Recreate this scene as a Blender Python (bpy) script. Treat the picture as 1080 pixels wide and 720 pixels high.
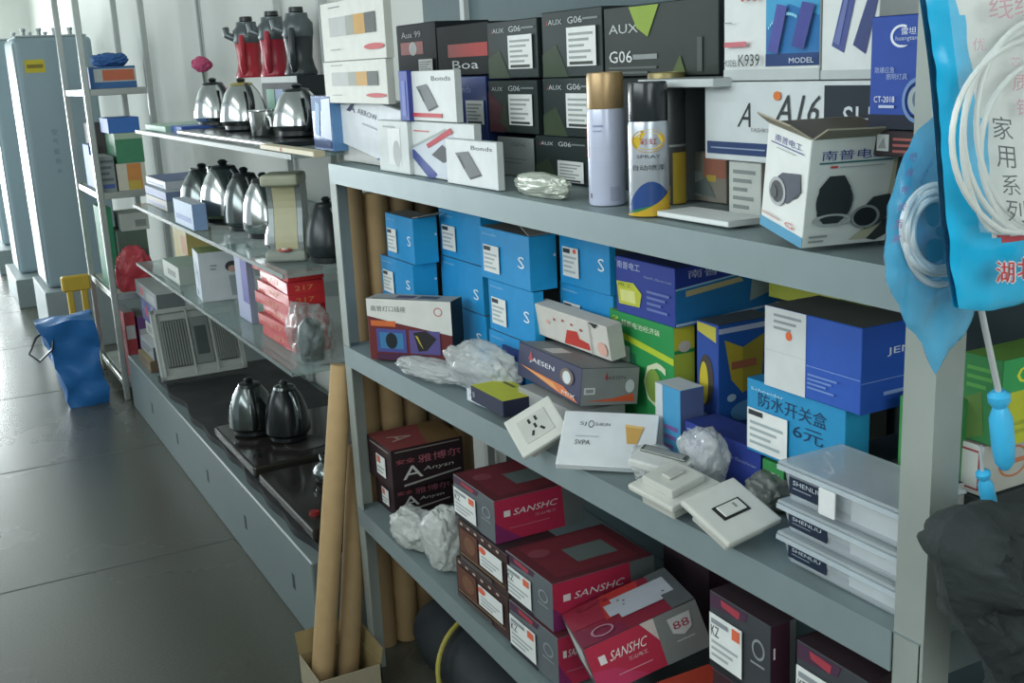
import bpy, bmesh, math, random
from mathutils import Vector, Matrix, noise, Euler
import numpy as np
random.seed(7)
for o in list(bpy.data.objects): bpy.data.objects.remove(o)
S = bpy.context.scene; COL = S.collection
R_ = math.radians
# ------------------------------------------------------------------ camera
YAW, PIT, ROL, FPX = R_(27.67), R_(13.975), R_(-2.7215), 1179.865
fw = np.array([math.sin(YAW)*math.cos(PIT), math.cos(YAW)*math.cos(PIT), -math.sin(PIT)])
rr = np.array([math.cos(YAW), -math.sin(YAW), 0]); uu = np.cross(rr, fw)
cr, sr = math.cos(ROL), math.sin(ROL)
RM = np.array([cr*rr+sr*uu, -sr*rr+cr*uu, fw]); CP = np.array([0, 0, 1.5])
cam = bpy.data.cameras.new('camera'); co = bpy.data.objects.new('camera', cam); COL.objects.link(co)
cam.sensor_width = 36; cam.sensor_fit = 'HORIZONTAL'; cam.lens = FPX/1080*36; cam.clip_start = .05
m = Matrix([[RM[0][i], RM[1][i], -RM[2][i]] for i in range(3)]).to_4x4(); m.translation = Vector(CP)
co.matrix_world = m; S.camera = co
# ------------------------------------------------------------------ light
W = bpy.data.worlds.new('world'); S.world = W; W.use_nodes = True
bg = W.node_tree.nodes['Background']; bg.inputs[0].default_value = (.80, .93, 1.0, 1); bg.inputs[1].default_value = .58
def area(name, loc, rot, sx, sy, power, col):
    l = bpy.data.lights.new(name, 'AREA'); l.shape = 'RECTANGLE'; l.size = sx; l.size_y = sy; l.energy = power; l.color = col
    o = bpy.data.objects.new(name, l); COL.objects.link(o); o.location = loc; o.rotation_euler = rot; return o
area('window_light_far', (-2.9, 9.6, 1.5), (0, R_(-90), 0), 2.2, 6.0, 150, (.90, .98, 1.0))
area('window_light_near', (-2.9, 1.3, 2.35), (0, R_(-74), 0), 1.0, 4.5, 88, (.90, .98, 1.0))
area('shopfront_light_rear', (-.2, -2.2, 2.1), (R_(86), 0, R_(-12)), 2.2, 1.5, 42, (.93, 1.0, 1.0))
area('daylight_far_door', (-.85, 13.35, .85), (R_(-90), 0, 0), 2.7, 1.4, 520, (.92, .99, 1.0))
area('ceiling_tube_light', (-1.2, 2.0, 2.95), (0, R_(-40), 0), .3, 2.4, 10, (.95, 1.0, 1.0))
S.view_settings.view_transform = 'Standard'; S.view_settings.look = 'None'
S.view_settings.exposure = .0; S.view_settings.gamma = 1; S.view_settings.use_curve_mapping = False
# ------------------------------------------------------------------ projection helpers (pixel -> place)
def pr(x, y, z):
    d = RM @ (np.array([x, y, z])-CP); return 540+FPX*d[0]/d[2], 360-FPX*d[1]/d[2]
def at(px, py, x=None, y=None, z=None):
    d = RM.T @ np.array([(px-540)/FPX, -(py-360)/FPX, 1])
    t = (x-CP[0])/d[0] if x is not None else (y-CP[1])/d[1] if y is not None else (z-CP[2])/d[2]
    return Vector(CP+t*d)
def bis(f, lo, hi):
    for _ in range(50):
        q = (lo+hi)/2
        if f(q): lo = q
        else: hi = q
    return q
def Yat(px, x, z): return bis(lambda q: pr(x, q, z)[0] > px, -.3, 30)
def Zat(py, x, y): return bis(lambda q: pr(x, y, q)[1] > py, -1, 4)
def Xat(px, y, z): return bis(lambda q: pr(q, y, z)[0] < px, .3, 4)
ztop = lambda y: 1.285+.0065*(y-.78)
zmid = lambda y: .893-.0155*(y-.78)
zbot = lambda y: .405+.030*(y-.8)
# ------------------------------------------------------------------ materials
def lin(c):
    c /= 255; return c/12.92 if c <= .04045 else ((c+.055)/1.055)**2.4
MC = {}
def mat(h, rough=.5, metal=0., var=.10, alpha=1., scale=30., bump=0., trans=0.):
    key = (h, rough, metal, alpha, trans, var, scale, bump)
    if key in MC: return MC[key]
    c = [lin(int(h[i:i+2], 16)) for i in (0, 2, 4)]
    mm = bpy.data.materials.new('m_'+h); mm.use_nodes = True; nt = mm.node_tree; b = nt.nodes['Principled BSDF']
    b.inputs['Roughness'].default_value = rough; b.inputs['Metallic'].default_value = metal
    tc = nt.nodes.new('ShaderNodeTexCoord'); n = nt.nodes.new('ShaderNodeTexNoise'); n.inputs['Scale'].default_value = scale; n.inputs['Detail'].default_value = 3
    nt.links.new(tc.outputs['Object'], n.inputs['Vector'])
    mx = nt.nodes.new('ShaderNodeMix'); mx.data_type = 'RGBA'
    mx.inputs[6].default_value = [v*(1-var) for v in c]+[1]; mx.inputs[7].default_value = [min(1, v*(1+var)) for v in c]+[1]
    nt.links.new(n.outputs['Fac'], mx.inputs[0]); nt.links.new(mx.outputs[2], b.inputs['Base Color'])
    if bump:
        bp = nt.nodes.new('ShaderNodeBump'); bp.inputs['Strength'].default_value = bump; bp.inputs['Distance'].default_value = .004
        nt.links.new(n.outputs['Fac'], bp.inputs['Height']); nt.links.new(bp.outputs[0], b.inputs['Normal'])
    if rough >= .38 and not metal: b.inputs['Specular IOR Level'].default_value = .28
    if alpha < 1: b.inputs['Alpha'].default_value = alpha
    if trans: b.inputs['Transmission Weight'].default_value = trans
    MC[key] = mm; return mm
STEEL = mat('879698', .5, .35, .08, scale=18)
POSTM = mat('979e98', .55, .2, .12, scale=12)
CHROME = mat('c9cdcc', .16, 1., .04)
CHROMED = mat('9aa0a0', .35, .8, .1)
BLACK = mat('1c2224', .3)
GLASS = mat('9cb6b2', .06, 0, .03, alpha=.45)
FILM = mat('dfe9ea', .12, 0, .05, alpha=.38, scale=60, bump=.6)
FILMC = mat('e8f2f4', .08, 0, .05, alpha=.16, bump=.3)
# ------------------------------------------------------------------ mesh builder
class MB:
    def __init__(s): s.v = []; s.f = []; s.mi = []; s.m = []; s.sm = []
    def mi_(s, m_):
        if m_ not in s.m: s.m.append(m_)
        return s.m.index(m_)
    def add(s, vs, fs, m_, smooth=False):
        o = len(s.v); s.v += [tuple(v) for v in vs]; i = s.mi_(m_)
        for f in fs: s.f.append([o+k for k in f]); s.mi.append(i); s.sm.append(smooth)
    def bm(s, b, m_, smooth=False):
        b.verts.ensure_lookup_table(); b.verts.index_update()
        s.add([v.co.copy() for v in b.verts], [[v.index for v in f.verts] for f in b.faces], m_, smooth); b.free()
    def box(s, x0, x1, y0, y1, z0, z1, m_, bev=0., M=None, seg=1):
        b = bmesh.new(); bmesh.ops.create_cube(b, size=1)
        for v in b.verts: v.co = Vector(((x0+x1)/2+v.co.x*(x1-x0), (y0+y1)/2+v.co.y*(y1-y0), (z0+z1)/2+v.co.z*(z1-z0)))
        if bev: bmesh.ops.bevel(b, geom=list(b.edges), offset=bev, segments=seg, affect='EDGES', profile=.6)
        if M is not None: b.transform(M)
        s.bm(b, m_)
    def tube(s, pts, r, m_, n=12, cap=True, closed=False):
        pts = [Vector(p) for p in pts]; N = len(pts); rs = r if isinstance(r, (list, tuple)) else [r]*N
        vs = []; up = None
        for i, p in enumerate(pts):
            if closed: t = pts[(i+1) % N]-pts[i-1]
            else: t = pts[min(i+1, N-1)]-pts[max(i-1, 0)]
            t.normalize()
            if up is None: up = t.orthogonal().normalized()
            else:
                up = up-t*up.dot(t); up = up.normalized() if up.length > 1e-6 else t.orthogonal().normalized()
            w = t.cross(up)
            for k in range(n):
                a = 2*math.pi*k/n; vs.append(p+(up*math.cos(a)+w*math.sin(a))*rs[i])
        fs = []
        for i in range(N if closed else N-1):
            j = (i+1) % N
            for k in range(n): fs.append([i*n+k, i*n+(k+1) % n, j*n+(k+1) % n, j*n+k])
        if cap and not closed: fs += [list(range(n))[::-1], [(N-1)*n+k for k in range(n)]]
        s.add(vs, fs, m_, True)
    def lathe(s, prof, m_, n=28, c=(0, 0, 0), sx=1, sy=1):
        vs = []; fs = []
        for r, z in prof:
            for k in range(n):
                a = 2*math.pi*k/n; vs.append((c[0]+r*math.cos(a)*sx, c[1]+r*math.sin(a)*sy, c[2]+z))
        for i in range(len(prof)-1):
            for k in range(n): fs.append([i*n+k, i*n+(k+1) % n, (i+1)*n+(k+1) % n, (i+1)*n+k])
        fs += [list(range(n))[::-1], [(len(prof)-1)*n+k for k in range(n)]]
        s.add(vs, fs, m_, True)
    def build(s, name, parent=None):
        me = bpy.data.meshes.new(name); me.from_pydata(s.v, [], s.f)
        for m_ in s.m: me.materials.append(m_)
        me.polygons.foreach_set('material_index', s.mi); me.polygons.foreach_set('use_smooth', s.sm); me.update()
        if any(s.sm):
            try: me.set_sharp_from_angle(angle=R_(42))
            except Exception: pass
        o = bpy.data.objects.new(name, me); COL.objects.link(o)
        if parent: o.parent = parent
        return o
def tag(o, label=None, cat=None, group=None, kind=None):
    for k, v in (('label', label), ('category', cat), ('group', group), ('kind', kind)):
        if v: o[k] = v
    return o
def empty(name, label, cat, loc=(0, 0, 0), rot=(0, 0, 0), group=None):
    o = bpy.data.objects.new(name, None); COL.objects.link(o); o.location = loc; o.rotation_euler = rot; o.empty_display_size = .05
    return tag(o, label, cat, group)
# ------------------------------------------------------------------ lettering
TC = {}
def text_geo(t):
    if t in TC: return TC[t]
    cu = bpy.data.curves.new('t', 'FONT'); cu.body = t; cu.size = 1; cu.resolution_u = 2
    o = bpy.data.objects.new('t', cu); COL.objects.link(o)
    dg = bpy.context.evaluated_depsgraph_get(); me = o.evaluated_get(dg).to_mesh()
    vs = [tuple(v.co) for v in me.vertices]; fs = [list(p.vertices) for p in me.polygons]
    o.evaluated_get(dg).to_mesh_clear(); bpy.data.objects.remove(o); bpy.data.curves.remove(cu)
    if not vs: TC[t] = ([], []); return TC[t]
    xs = [v[0] for v in vs]; ys = [v[1] for v in vs]; x0, x1, y0, y1 = min(xs), max(xs), min(ys), max(ys)
    TC[t] = ([((v[0]-x0)/(x1-x0+1e-9), (v[1]-y0)/(y1-y0+1e-9)) for v in vs], fs); return TC[t]
def circ(u, v, ru, rv, n=24, a0=0, a1=360): return [(u+ru*math.cos(R_(a0+(a1-a0)*k/n)), v+rv*math.sin(R_(a0+(a1-a0)*k/n))) for k in range(n+(0 if a1-a0 == 360 else 1))]
def decals(mb, items, P, k0=1, step=.00025):
    """items painted on a face; P(u,v,off) gives the point"""
    k = k0
    for it in items:
        t = it[0]; off = .0003+step*k; k += 1
        if t == 'r': pts = [(it[1], it[2]), (it[3], it[2]), (it[3], it[4]), (it[1], it[4])]; fs = [[0, 1, 2, 3]]; c = it[5]
        elif t == 'p': pts = it[1]; fs = [list(range(len(pts)))]; c = it[2]
        elif t == 'c': pts = circ(it[1], it[2], it[3], it[4]); fs = [list(range(len(pts)))]; c = it[5]
        elif t == 'o':
            u, v, ru, rv, w, c = it[1:7]; a = circ(u, v, ru, rv); b = circ(u, v, ru*(1-w), rv*(1-w)); n = len(a)
            pts = a+b; fs = [[i, (i+1) % n, n+(i+1) % n, n+i] for i in range(n)]
        elif t == 't':
            u, v, w, h, s_, c = it[1:7]; g = text_geo(s_); sl = it[7] if len(it) > 7 else 0
            pts = [(u+(a+sl*b*h/w)*w, v+b*h) for a, b in g[0]]; fs = g[1]
        elif t == 'l':   # several thin lines of small print
            u0, v0, u1, v1, n, c = it[1:7]; pts = []; fs = []
            for i in range(n):
                y = v1-(v1-v0)*(i+.5)/n; hh = (v1-v0)/n*.22; ue = u1-(u1-u0)*((i*37) % 5)*.09; q = len(pts)
                pts += [(u0, y-hh), (ue, y-hh), (ue, y+hh), (u0, y+hh)]; fs.append([q, q+1, q+2, q+3])
        mb.add([P(a, b, off) for a, b in pts], fs, mat(c, .55) if isinstance(c, str) else c)
# ------------------------------------------------------------------ cartons
def carton(name, label, cat, loc, w, d, h, rot=(0, 0, 0), cols=('ffffff',)*3, F=(), E=(), T=(), st=(), group=None, rough=.55, parts=()):
    """pivot = bottom corner nearest the camera on the aisle side; aisle face F, near end face E, top T"""
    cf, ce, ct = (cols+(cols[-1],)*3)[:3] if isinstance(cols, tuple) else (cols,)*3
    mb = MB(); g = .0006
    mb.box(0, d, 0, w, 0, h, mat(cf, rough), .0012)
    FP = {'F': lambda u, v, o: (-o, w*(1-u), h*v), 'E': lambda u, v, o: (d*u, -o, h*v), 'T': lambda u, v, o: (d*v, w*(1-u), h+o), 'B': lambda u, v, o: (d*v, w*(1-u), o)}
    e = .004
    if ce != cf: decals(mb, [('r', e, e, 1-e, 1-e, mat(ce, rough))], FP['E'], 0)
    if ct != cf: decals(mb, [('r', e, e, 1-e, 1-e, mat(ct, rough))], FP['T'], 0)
    decals(mb, F, FP['F']); decals(mb, E, FP['E']); decals(mb, T, FP['T'])
    o = mb.build(name); o.location = loc; o.rotation_euler = [R_(a) for a in rot]
    tag(o, label, cat, group)
    for s_ in st:
        face, u0, v0, u1, v1, items = s_; P0 = FP[face]; m2 = MB()
        P = lambda a, b, off: P0(u0+(u1-u0)*a, v0+(v1-v0)*b, off+.004)
        m2.add([P(0, 0, -.0008), P(1, 0, -.0008), P(1, 1, -.0008), P(0, 1, -.0008)]+[P(0, 0, 0), P(1, 0, 0), P(1, 1, 0), P(0, 1, 0)], [[4, 5, 6, 7], [0, 1, 5, 4], [1, 2, 6, 5], [2, 3, 7, 6], [3, 0, 4, 7]], mat('dfe2df', .5))
        decals(m2, items, P); m2.build('label_sticker', o)
    for nm, verts, m_ in parts:
        m3 = MB(); n = Vector(verts[1])-Vector(verts[0]); n = n.cross(Vector(verts[2])-Vector(verts[0])).normalized()*.001
        k = len(verts); m3.add([Vector(v)+n for v in verts]+[Vector(v)-n for v in verts], [list(range(k)), [k+i for i in range(k)][::-1]]+[[i, k+i, k+(i+1) % k, (i+1) % k] for i in range(k)], m_); m3.build(nm, o)
    return o
LOG = {}
def B(key, name, label, x, L, R, top=None, bot=None, z=None, e=None, d=.1, h=None, shelf=None, cat='box', **kw):
    if z is None and bot is not None: p = at(R, bot, x=x); y, z = p.y, p.z
    else:
        if z is None: z = .9; 
        if shelf:
            for _ in range(4): y = Yat(R, x, z); z = shelf(y)+.001
        y = Yat(R, x, z)
    yl = Yat(L, x, z); w = yl-y
    if shelf: z = max(shelf(y), shelf(yl))+.001
    if h is None: h = Zat(top, x, y)-z
    if e: d = Xat(e, y, z)-x
    LOG[key] = dict(x=x, y=y, z=z, w=w, d=d, h=h, top=z+h)
    return carton(name, label, cat, (x, y, z), w-.001, d, h-.0006, **kw)
def K(key, name, label, px, py, z, w, d, h, rot, cat='box', **kw):
    """turned or tilted carton: pivot corner seen at pixel px,py on height z"""
    p = at(px, py, z=z); LOG[key] = dict(x=p.x, y=p.y, z=z, w=w, d=d, h=h, top=z+h)
    return carton(name, label, cat, p, w, d, h, rot=rot, **kw)
def crumple(name, label, cat, c, s, m_, rz=0, seed=0, amp=.20, freq=1.7, sub=5, parent=None):
    b = bmesh.new(); bmesh.ops.create_icosphere(b, subdivisions=sub, radius=1)
    for v in b.verts:
        p = v.co.copy(); n_ = noise.fractal(p*freq+Vector((seed*3.7, seed, 0)), .9, 2.1, 4); r_ = noise.turbulence(p*freq*1.7+Vector((seed, 9, seed)), 3, True)
        q = p*(1+amp*n_-.07*r_)
        sgn = lambda t, e: math.copysign(abs(t)**e, t)
        v.co = Vector((sgn(q.x, .8)*s[0], sgn(q.y, .8)*s[1], max(q.z, -.82)*s[2]))
    b.transform(Matrix.Rotation(R_(rz), 4, 'Z'))
    mz = min(v.co.z for v in b.verts)
    for v in b.verts: v.co.z -= mz
    mb = MB(); mb.bm(b, m_, True)
    o = mb.build(name, parent); o.location = c
    return tag(o, label, cat)
# ================================================================== SETTING
XW = 1.36
fm = mat('53554c', .28, 0, .32, scale=150)
nt = fm.node_tree; b = nt.nodes['Principled BSDF']
n2 = nt.nodes.new('ShaderNodeTexNoise'); n2.inputs['Scale'].default_value = 1.6; n2.inputs['Detail'].default_value = 4
tc = nt.nodes.new('ShaderNodeTexCoord'); nt.links.new(tc.outputs['Object'], n2.inputs['Vector'])
rmp = nt.nodes.new('ShaderNodeMapRange'); rmp.inputs[3].default_value = .21; rmp.inputs[4].default_value = .32
nt.links.new(n2.outputs['Fac'], rmp.inputs[0]); nt.links.new(rmp.outputs[0], b.inputs['Roughness'])
mb = MB(); mb.box(-3.2, XW+.1, -2.5, 13.2, -.1, 0, fm)
jm = mat('4f5753', .7)
for y in (-.9, .28, 1.46, 2.35, 3.53, 4.71, 5.89, 7.07, 8.25, 9.43, 10.6, 11.8): mb.box(-3.2, XW, y-.0025, y+.0025, -.01, .0006, jm)
for x in (-2.3, -1.12, .06-.001): mb.box(x-.002, x+.002, -2.5, 13.2, -.01, .0007, jm) if x < 0 else None
tag(mb.build('floor'), kind='structure')
WALLM = mat('cbcec8', .7, 0, .03, scale=3)
mb = MB(); mb.box(XW, XW+.1, -2.5, 13.2, 0, 3.1, WALLM); tag(mb.build('wall_right'), kind='structure')
mb = MB(); mb.box(.60, XW, 13.1, 13.2, 0, 3.1, WALLM); mb.box(-3.2, .60, 13.1, 13.2, 1.55, 3.1, WALLM); mb.box(-3.2, -2.2, 13.1, 13.2, 0, 1.55, WALLM)
tag(mb.build('wall_far'), kind='structure')
mb = MB(); mb.box(-3.2, XW+.1, -2.5, 13.2, 3.1, 3.2, mat('cdd2cf', .8)); tag(mb.build('ceiling'), kind='structure')
mb = MB()
for x in (-2.2, -1.3, -.4, .50): mb.box(x-.03, x+.03, 13.08, 13.16, 0, 1.55, CHROMED, .004)
mb.box(-2.2, .6, 13.08, 13.16, 1.5, 1.56, CHROMED, .004); mb.box(-2.2, .6, 13.12, 13.13, 0, 1.5, mat('e8f2f4', .05, 0, .03, alpha=.15))
tag(mb.build('door_1'), kind='structure')
mb = MB()
for z in (0.02,): mb.tube([(XW-.012, 5.68, 1.4), (XW-.012, 5.70, 3.1)], .008, mat('9aa3a2', .5), 8)
tag(mb.build('trim_1'), kind='structure')
mb = MB(); mb.box(-1.35, -1.25, -2.5, 3.4, 0, 1.45, WALLM); mb.box(-1.25, XW, -2.5, -2.4, 0, 3.1, WALLM); tag(mb.build('light_blocking_walls'), kind='structure')  # unseen low partition and rear wall, added to shade near floor and lower shelves
# ================================================================== STEEL SHELF UNIT
X0, YN, YF, XB = .85, .735, 2.485, 1.31
su = empty('steel_shelving_unit', 'light grey slotted steel shelving unit stacked with boxed sockets and switches', 'shelving', (X0, YN, 0))
def W2(mb, name, par=su):
    o = mb.build(name, par); o.matrix_parent_inverse = Matrix.Translation(par.location).inverted(); return o
def post(x, y, sx, sy, z1=2.1):
    mb = MB(); t = .003
    pf = [(0, 0), (.04, 0), (.04, t), (t, t), (t, .04), (0, .04)]; pf = [(x+sx*a, y+sy*b_) for a, b_ in pf]
    if sx*sy < 0: pf = pf[::-1]
    mb.add([(a, b_, 0) for a, b_ in pf]+[(a, b_, z1) for a, b_ in pf], [list(range(6))[::-1], list(range(6, 12))]+[[i, (i+1) % 6, 6+(i+1) % 6, 6+i] for i in range(6)], POSTM)
    k = .05
    while k < z1:   # bolt holes seen as small dark slots
        mb.box(min(x-sx*.0004, x+sx*.001), max(x-sx*.0004, x+sx*.001), y+sy*.02-.003, y+sy*.02+.003, k, k+.012, mat('4a4f4d', .8)) if k > 1.9 else None; k += .05
    W2(mb, 'post')
post(X0, YN, 1, 1); post(X0, YF+.003, 1, -1, 1.293); post(XB, YN, -1, 1); post(XB, YF+.003, -1, -1, 1.293)
mb = MB(); BP = mat('46565a', .6); mb.box(XB+.004, XB+.01, YN, YF, .3, 1.285, BP); mb.box(XB+.004, XB+.01, YN, YF, 1.285, 1.5, BP); W2(mb, 'dark_backing')  # dark sheet added to hide the bright wall behind the goods
mb = MB(); mb.box(XW-.02, XW-.001, .3, 3.0, 1.52, 2.3, mat('56676b', .6)); tag(mb.build('wall_board'), 'dark grey green board on the wall behind the top shelf cartons', 'board')
for zf, rh in ((ztop, .044), (zmid, .048), (zbot, .046)):
    mb = MB(); t = .0015
    za, zb = zf(YN), zf(YF)
    def slab(x0, x1, y0, y1, dz0, dz1, m_):
        mb.add([(x0, y0, zf(y0)+dz0), (x1, y0, zf(y0)+dz0), (x1, y1, zf(y1)+dz0), (x0, y1, zf(y1)+dz0), (x0, y0, zf(y0)+dz1), (x1, y0, zf(y0)+dz1), (x1, y1, zf(y1)+dz1), (x0, y1, zf(y1)+dz1)],
               [[3, 2, 1, 0], [4, 5, 6, 7], [0, 1, 5, 4], [1, 2, 6, 5], [2, 3, 7, 6], [3, 0, 4, 7]], m_)
    slab(X0-.001, XB, YN+.004, YF-.004, -.002, 0, STEEL)
    slab(X0-.003, X0-.001, YN+.041, YF-.006, -rh, 0, STEEL); slab(XB-.006, XB-.004, YN+.004, YF-.004, -rh, 0, STEEL)
    slab(X0, XB, YN+.004, YN+.006, -rh, -.002, STEEL); slab(X0, XB, YF-.006, YF-.004, -rh, -.002, STEEL)
    slab(X0, X0+.014, YN+.041, YF-.006, -rh, -rh+.002, STEEL)
    for k in range(3):   # folded stiffening ribs under the board
        yy = YN+.42*(k+1); slab(X0+.003, XB-.006, yy, yy+.03, -.022, -.002, STEEL)
    W2(mb, 'shelf_board')
# ================================================================== TOP SHELF
def switch_art(u, v, s, c1='6b6f72', c2='3d4246'):
    a = [(u, v+s*.9), (u+s*.45, v+s), (u+s*.85, v+s*.2), (u+s*.45, v)]
    return [('p', [(p[0]+.02, p[1]-.03) for p in a], c2), ('p', a, c1), ('p', [(u+s*.10, v+s*.8), (u+s*.16, v+s*.82), (u+s*.34, v+s*.35), (u+s*.28, v+s*.33)], c2)]
bars = [('r', 0, 0, 1, .12, '5a5f60')]
# cards with metal swatches
sw = lambda: [('t', .12, .90, .26, .04, 'FINISH', '50555a'), ('r', .14, .42, .42, .74, 'a9adaa'), ('r', .42, .42, .55, .74, '8c9186'), ('r', .55, .42, .72, .74, 'b98a2c'), ('r', .72, .42, .88, .74, '3a403c'), ('c', .84, .2, .15, .05, 'b8383c'), ('t', .14, .17, .24, .05, 'SERIES', '8a8f90')]
sw = lambda: [('r', .14, .90, .34, .915, '50555a'), ('r', .14, .42, .42, .74, 'a9adaa'), ('r', .42, .42, .55, .74, '8c9186'), ('r', .55, .42, .72, .74, 'b98a2c'), ('r', .72, .42, .88, .74, '3a403c'), ('c', .84, .2, .15, .05, 'b8383c'), ('r', .14, .19, .3, .205, '8a8f90')]
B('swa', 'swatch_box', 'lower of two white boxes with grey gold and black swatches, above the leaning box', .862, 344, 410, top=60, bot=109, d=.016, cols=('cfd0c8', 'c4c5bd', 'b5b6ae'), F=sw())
a = LOG['swa']
B('under', 'carton', 'plain grey white carton supporting the swatch boxes behind the leaning white box', .897, 363, 406, top=109, shelf=ztop, z=1.29, d=.10, cols=('b5b8b3', 'a5a8a3', 'b5b8b3'))
bpy.data.objects['swatch_box'].location.z = LOG['under']['top']+.001; 
_z = LOG['under']['top']+a['h']+.001
B('swb', 'swatch_box', 'upper of two white swatch boxes, cut by the picture top', .862, 342, 408, z=_z, h=.125, d=.016, cols=('cfd0c8', 'c4c5bd', 'b5b6ae'), F=sw())
B('bluegl', 'carton', 'glossy blue box with painted white glare streaks, left of the leaning white box', .862, 332, 352.5, z=1.3215, top=101, d=.05, cols=('38609c', '5b86b4', '3d4f77'), rough=.15,
  F=[('r', .02, .72, .98, .98, '4b6f9f'), ('p', [(.5, .25), (.95, .2), (.98, .96), (.55, .94)], 'd3dcea'), ('p', [(.12, .3), (.35, .25), (.45, .85), (.25, .9)], '8fb0d2'), ('r', .1, .05, .9, .18, '27406d')])  # pale polygons are glare painted into the face colours
B('wa', 'carton', 'white leaning box with dark slanted letter logo, far end of top shelf', .886, 361, 424, top=116, shelf=ztop, z=1.29, d=.008, rot=(7, 0, 0), cols=('d5dade', 'c0c6ca', 'b5babd'),
  F=[('p', [(.12, .66), (.19, .66), (.28, .84), (.25, .88)], '2c2f55'), ('t', .17, .67, .11, .13, 'A', '2c2f55'), ('t', .32, .68, .32, .10, 'ARROW', '4a4f66'), ('p', [(.62, 0), (1, 0), (1, .36)], '4b3b86'), ('l', .4, .5, .9, .56, 1, '9aa0a8')])
B('w3', 'carton', 'white box with faint grey picture, between the leaning and the red striped box', .866, 401, 433, top=128, shelf=ztop, z=1.29, d=.014, cols=('ccd2d0', 'b9bfbd', 'b4bab8'), F=[('r', .35, .15, .75, .85, 'dfe2e0'), ('c', .62, .38, .12, .25, 'b0b4b3'), ('l', .2, .85, .6, .92, 1, '969b9a')])
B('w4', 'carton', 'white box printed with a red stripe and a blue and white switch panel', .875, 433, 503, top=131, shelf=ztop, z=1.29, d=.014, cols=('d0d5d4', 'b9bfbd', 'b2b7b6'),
  F=[('l', .1, .80, .35, .86, 1, 'c07070'), ('p', [(.03, .48), (.62, .86), (.98, .5), (.6, .02), (.3, .02)], 'c8cfd8'), ('p', [(.03, .48), (.10, .48), (.45, .08), (.40, .0), (.3, 0), (.05, .35)], '3d4c8c'), ('p', [(.03, .48), (.62, .86), (.60, .9), (.0, .5)], 'a2a7a6'), ('p', [(.30, .60), (.68, .92), (.72, .84), (.33, .53)], 'b4343f'), ('p', [(.38, .42), (.55, .62), (.75, .40), (.55, .3)], '40444a')])
z4 = LOG['w4']['top']+.001
bonds = [('t', .52, .80, .40, .09, 'Bonds', '3c4043')]+switch_art(.2, .18, .58)
B('bo1', 'carton', 'white box with grey switch picture, standing on top of the red striped box', .875, 433, 482, top=73, z=z4, d=.013, cols=('d6dad8', 'b9bfbd', 'b2b7b6'), F=[('t', .52, .80, .40, .09, 'Bonds', '3c4043')]+switch_art(.18, .22, .52)+[('r', .06, .08, .72, .16, 'c04048')])
B('bo1b', 'carton', 'narrow blue box beside the white switch box on the upper row', .866, 423, 432.3, top=74, z=LOG['w3']['top']+.001, d=.013, cols=('3b4f9e', '39448c', '2f3a70'), F=[('r', .3, .1, .7, .8, '5f70b6')])
B('bo2', 'carton', 'white box with grey switch picture, at the front edge of the top shelf', .862, 472, 526, top=150, shelf=ztop, z=1.29, d=.012, cols=('d9dddd', 'bcc2c0', 'b2b7b6'), F=bonds)
FOIL = mat('b3b9ac', .25, .25, .15, scale=40, bump=.5)
# back rows
stk = lambda pr_='e05040', big=True: [('l', .08, .15, .92, .9, 5, '9aa09c'), ('r', .1, .04, .9, .12, '40463f')]
def g06(key, label, x, L, R, top, z=None, bot=None, shelf=None, d=.17, F=None, tint='2b3534', sx=(.46, .93), sy=(.16, .74), **kw):
    return B(key, 'carton', label, x, L, R, top=top, z=z, bot=bot, shelf=shelf, d=d, cols=(tint, '222a2b', '30393a'), rough=.5, group='dark printed cartons on the top shelf',
             F=F if F else [('p', [(.0, .0), (.45, .0), (.25, .5), (0, .35)], '3d4a38'), ('p', [(.08, .80), (.12, .90), (.10, .80)], 'b3404a'), ('t', .12, .80, .24, .08, 'AUX', 'b8bfc0'), ('t', .46, .80, .24, .10, 'G06', 'c5caca'), ('r', .71, .84, .95, .87, '7d8586')],
             st=[('F', sx[0], sy[0], sx[1], sy[1], stk())], **kw)
zs = 1.29
g06('g5', 'grey white carton in the bottom row below the dark cartons, next to the foil bag', 1.0, 526, 564, 146, z=zs, shelf=ztop, tint='8f9795', F=[('t', .4, .78, .4, .09, 'G06', '5b6364'), ('l', .2, .3, .8, .5, 2, '7b8384')], sx=(.1, .2), sy=(.7, .75))
g06('g6', 'dark carton in the bottom row directly left of the gold capped spray can', 1.0, 566, 622, 146, z=zs, shelf=ztop, sy=(.05, .5))
g06('g3', 'dark carton with red glow and white label, middle row, left column', 1.0, 517, 568, 84, z=max(LOG['g5']['top'], LOG['g6']['top'])+.001, F=[('p', [(0, 0), (.32, 0), (.30, .5), (0, .8)], '5b3038'), ('p', [(.22, .2), (.45, .0), (.35, .6)], '3f4a3a'), ('t', .08, .80, .24, .08, 'AUX', 'b8bfc0'), ('t', .44, .80, .24, .10, 'G06', 'c5caca'), ('r', .70, .84, .95, .87, '7d8586')])
g06('g4', 'dark carton with white label, middle row, partly behind the gold capped spray can', 1.0, 574, 633, 81, z=LOG['g3']['z'])
zt = max(LOG['g3']['top'], LOG['g4']['top'])+.001
g06('g1', 'dark carton with white label, top row, left of its twin', 1.0, 516, 568, 18, z=zt)
g06('g2', 'dark carton with white label, top row, right of its twin', 1.0, 573, 636, 6, z=zt)
B('b7', 'carton', 'dark blue carton with small white label, left of the dark cartons on the top shelf', 1.0, 479, 517, top=80, shelf=ztop, z=1.29, d=.17, cols=('2b3f7a', '23305a', '26324f'), rough=.3, F=[('t', .15, .83, .45, .07, 'Bonds', '8f9ec4')], st=[('F', .48, .50, .95, .75, stk())])
B('b7b', 'carton', 'plain dark carton behind the white switch box on the top shelf', 1.04, 436, 478.6, top=80, shelf=ztop, z=1.29, d=.13, cols=('333b3d', '23305a', '26324f'))
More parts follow.
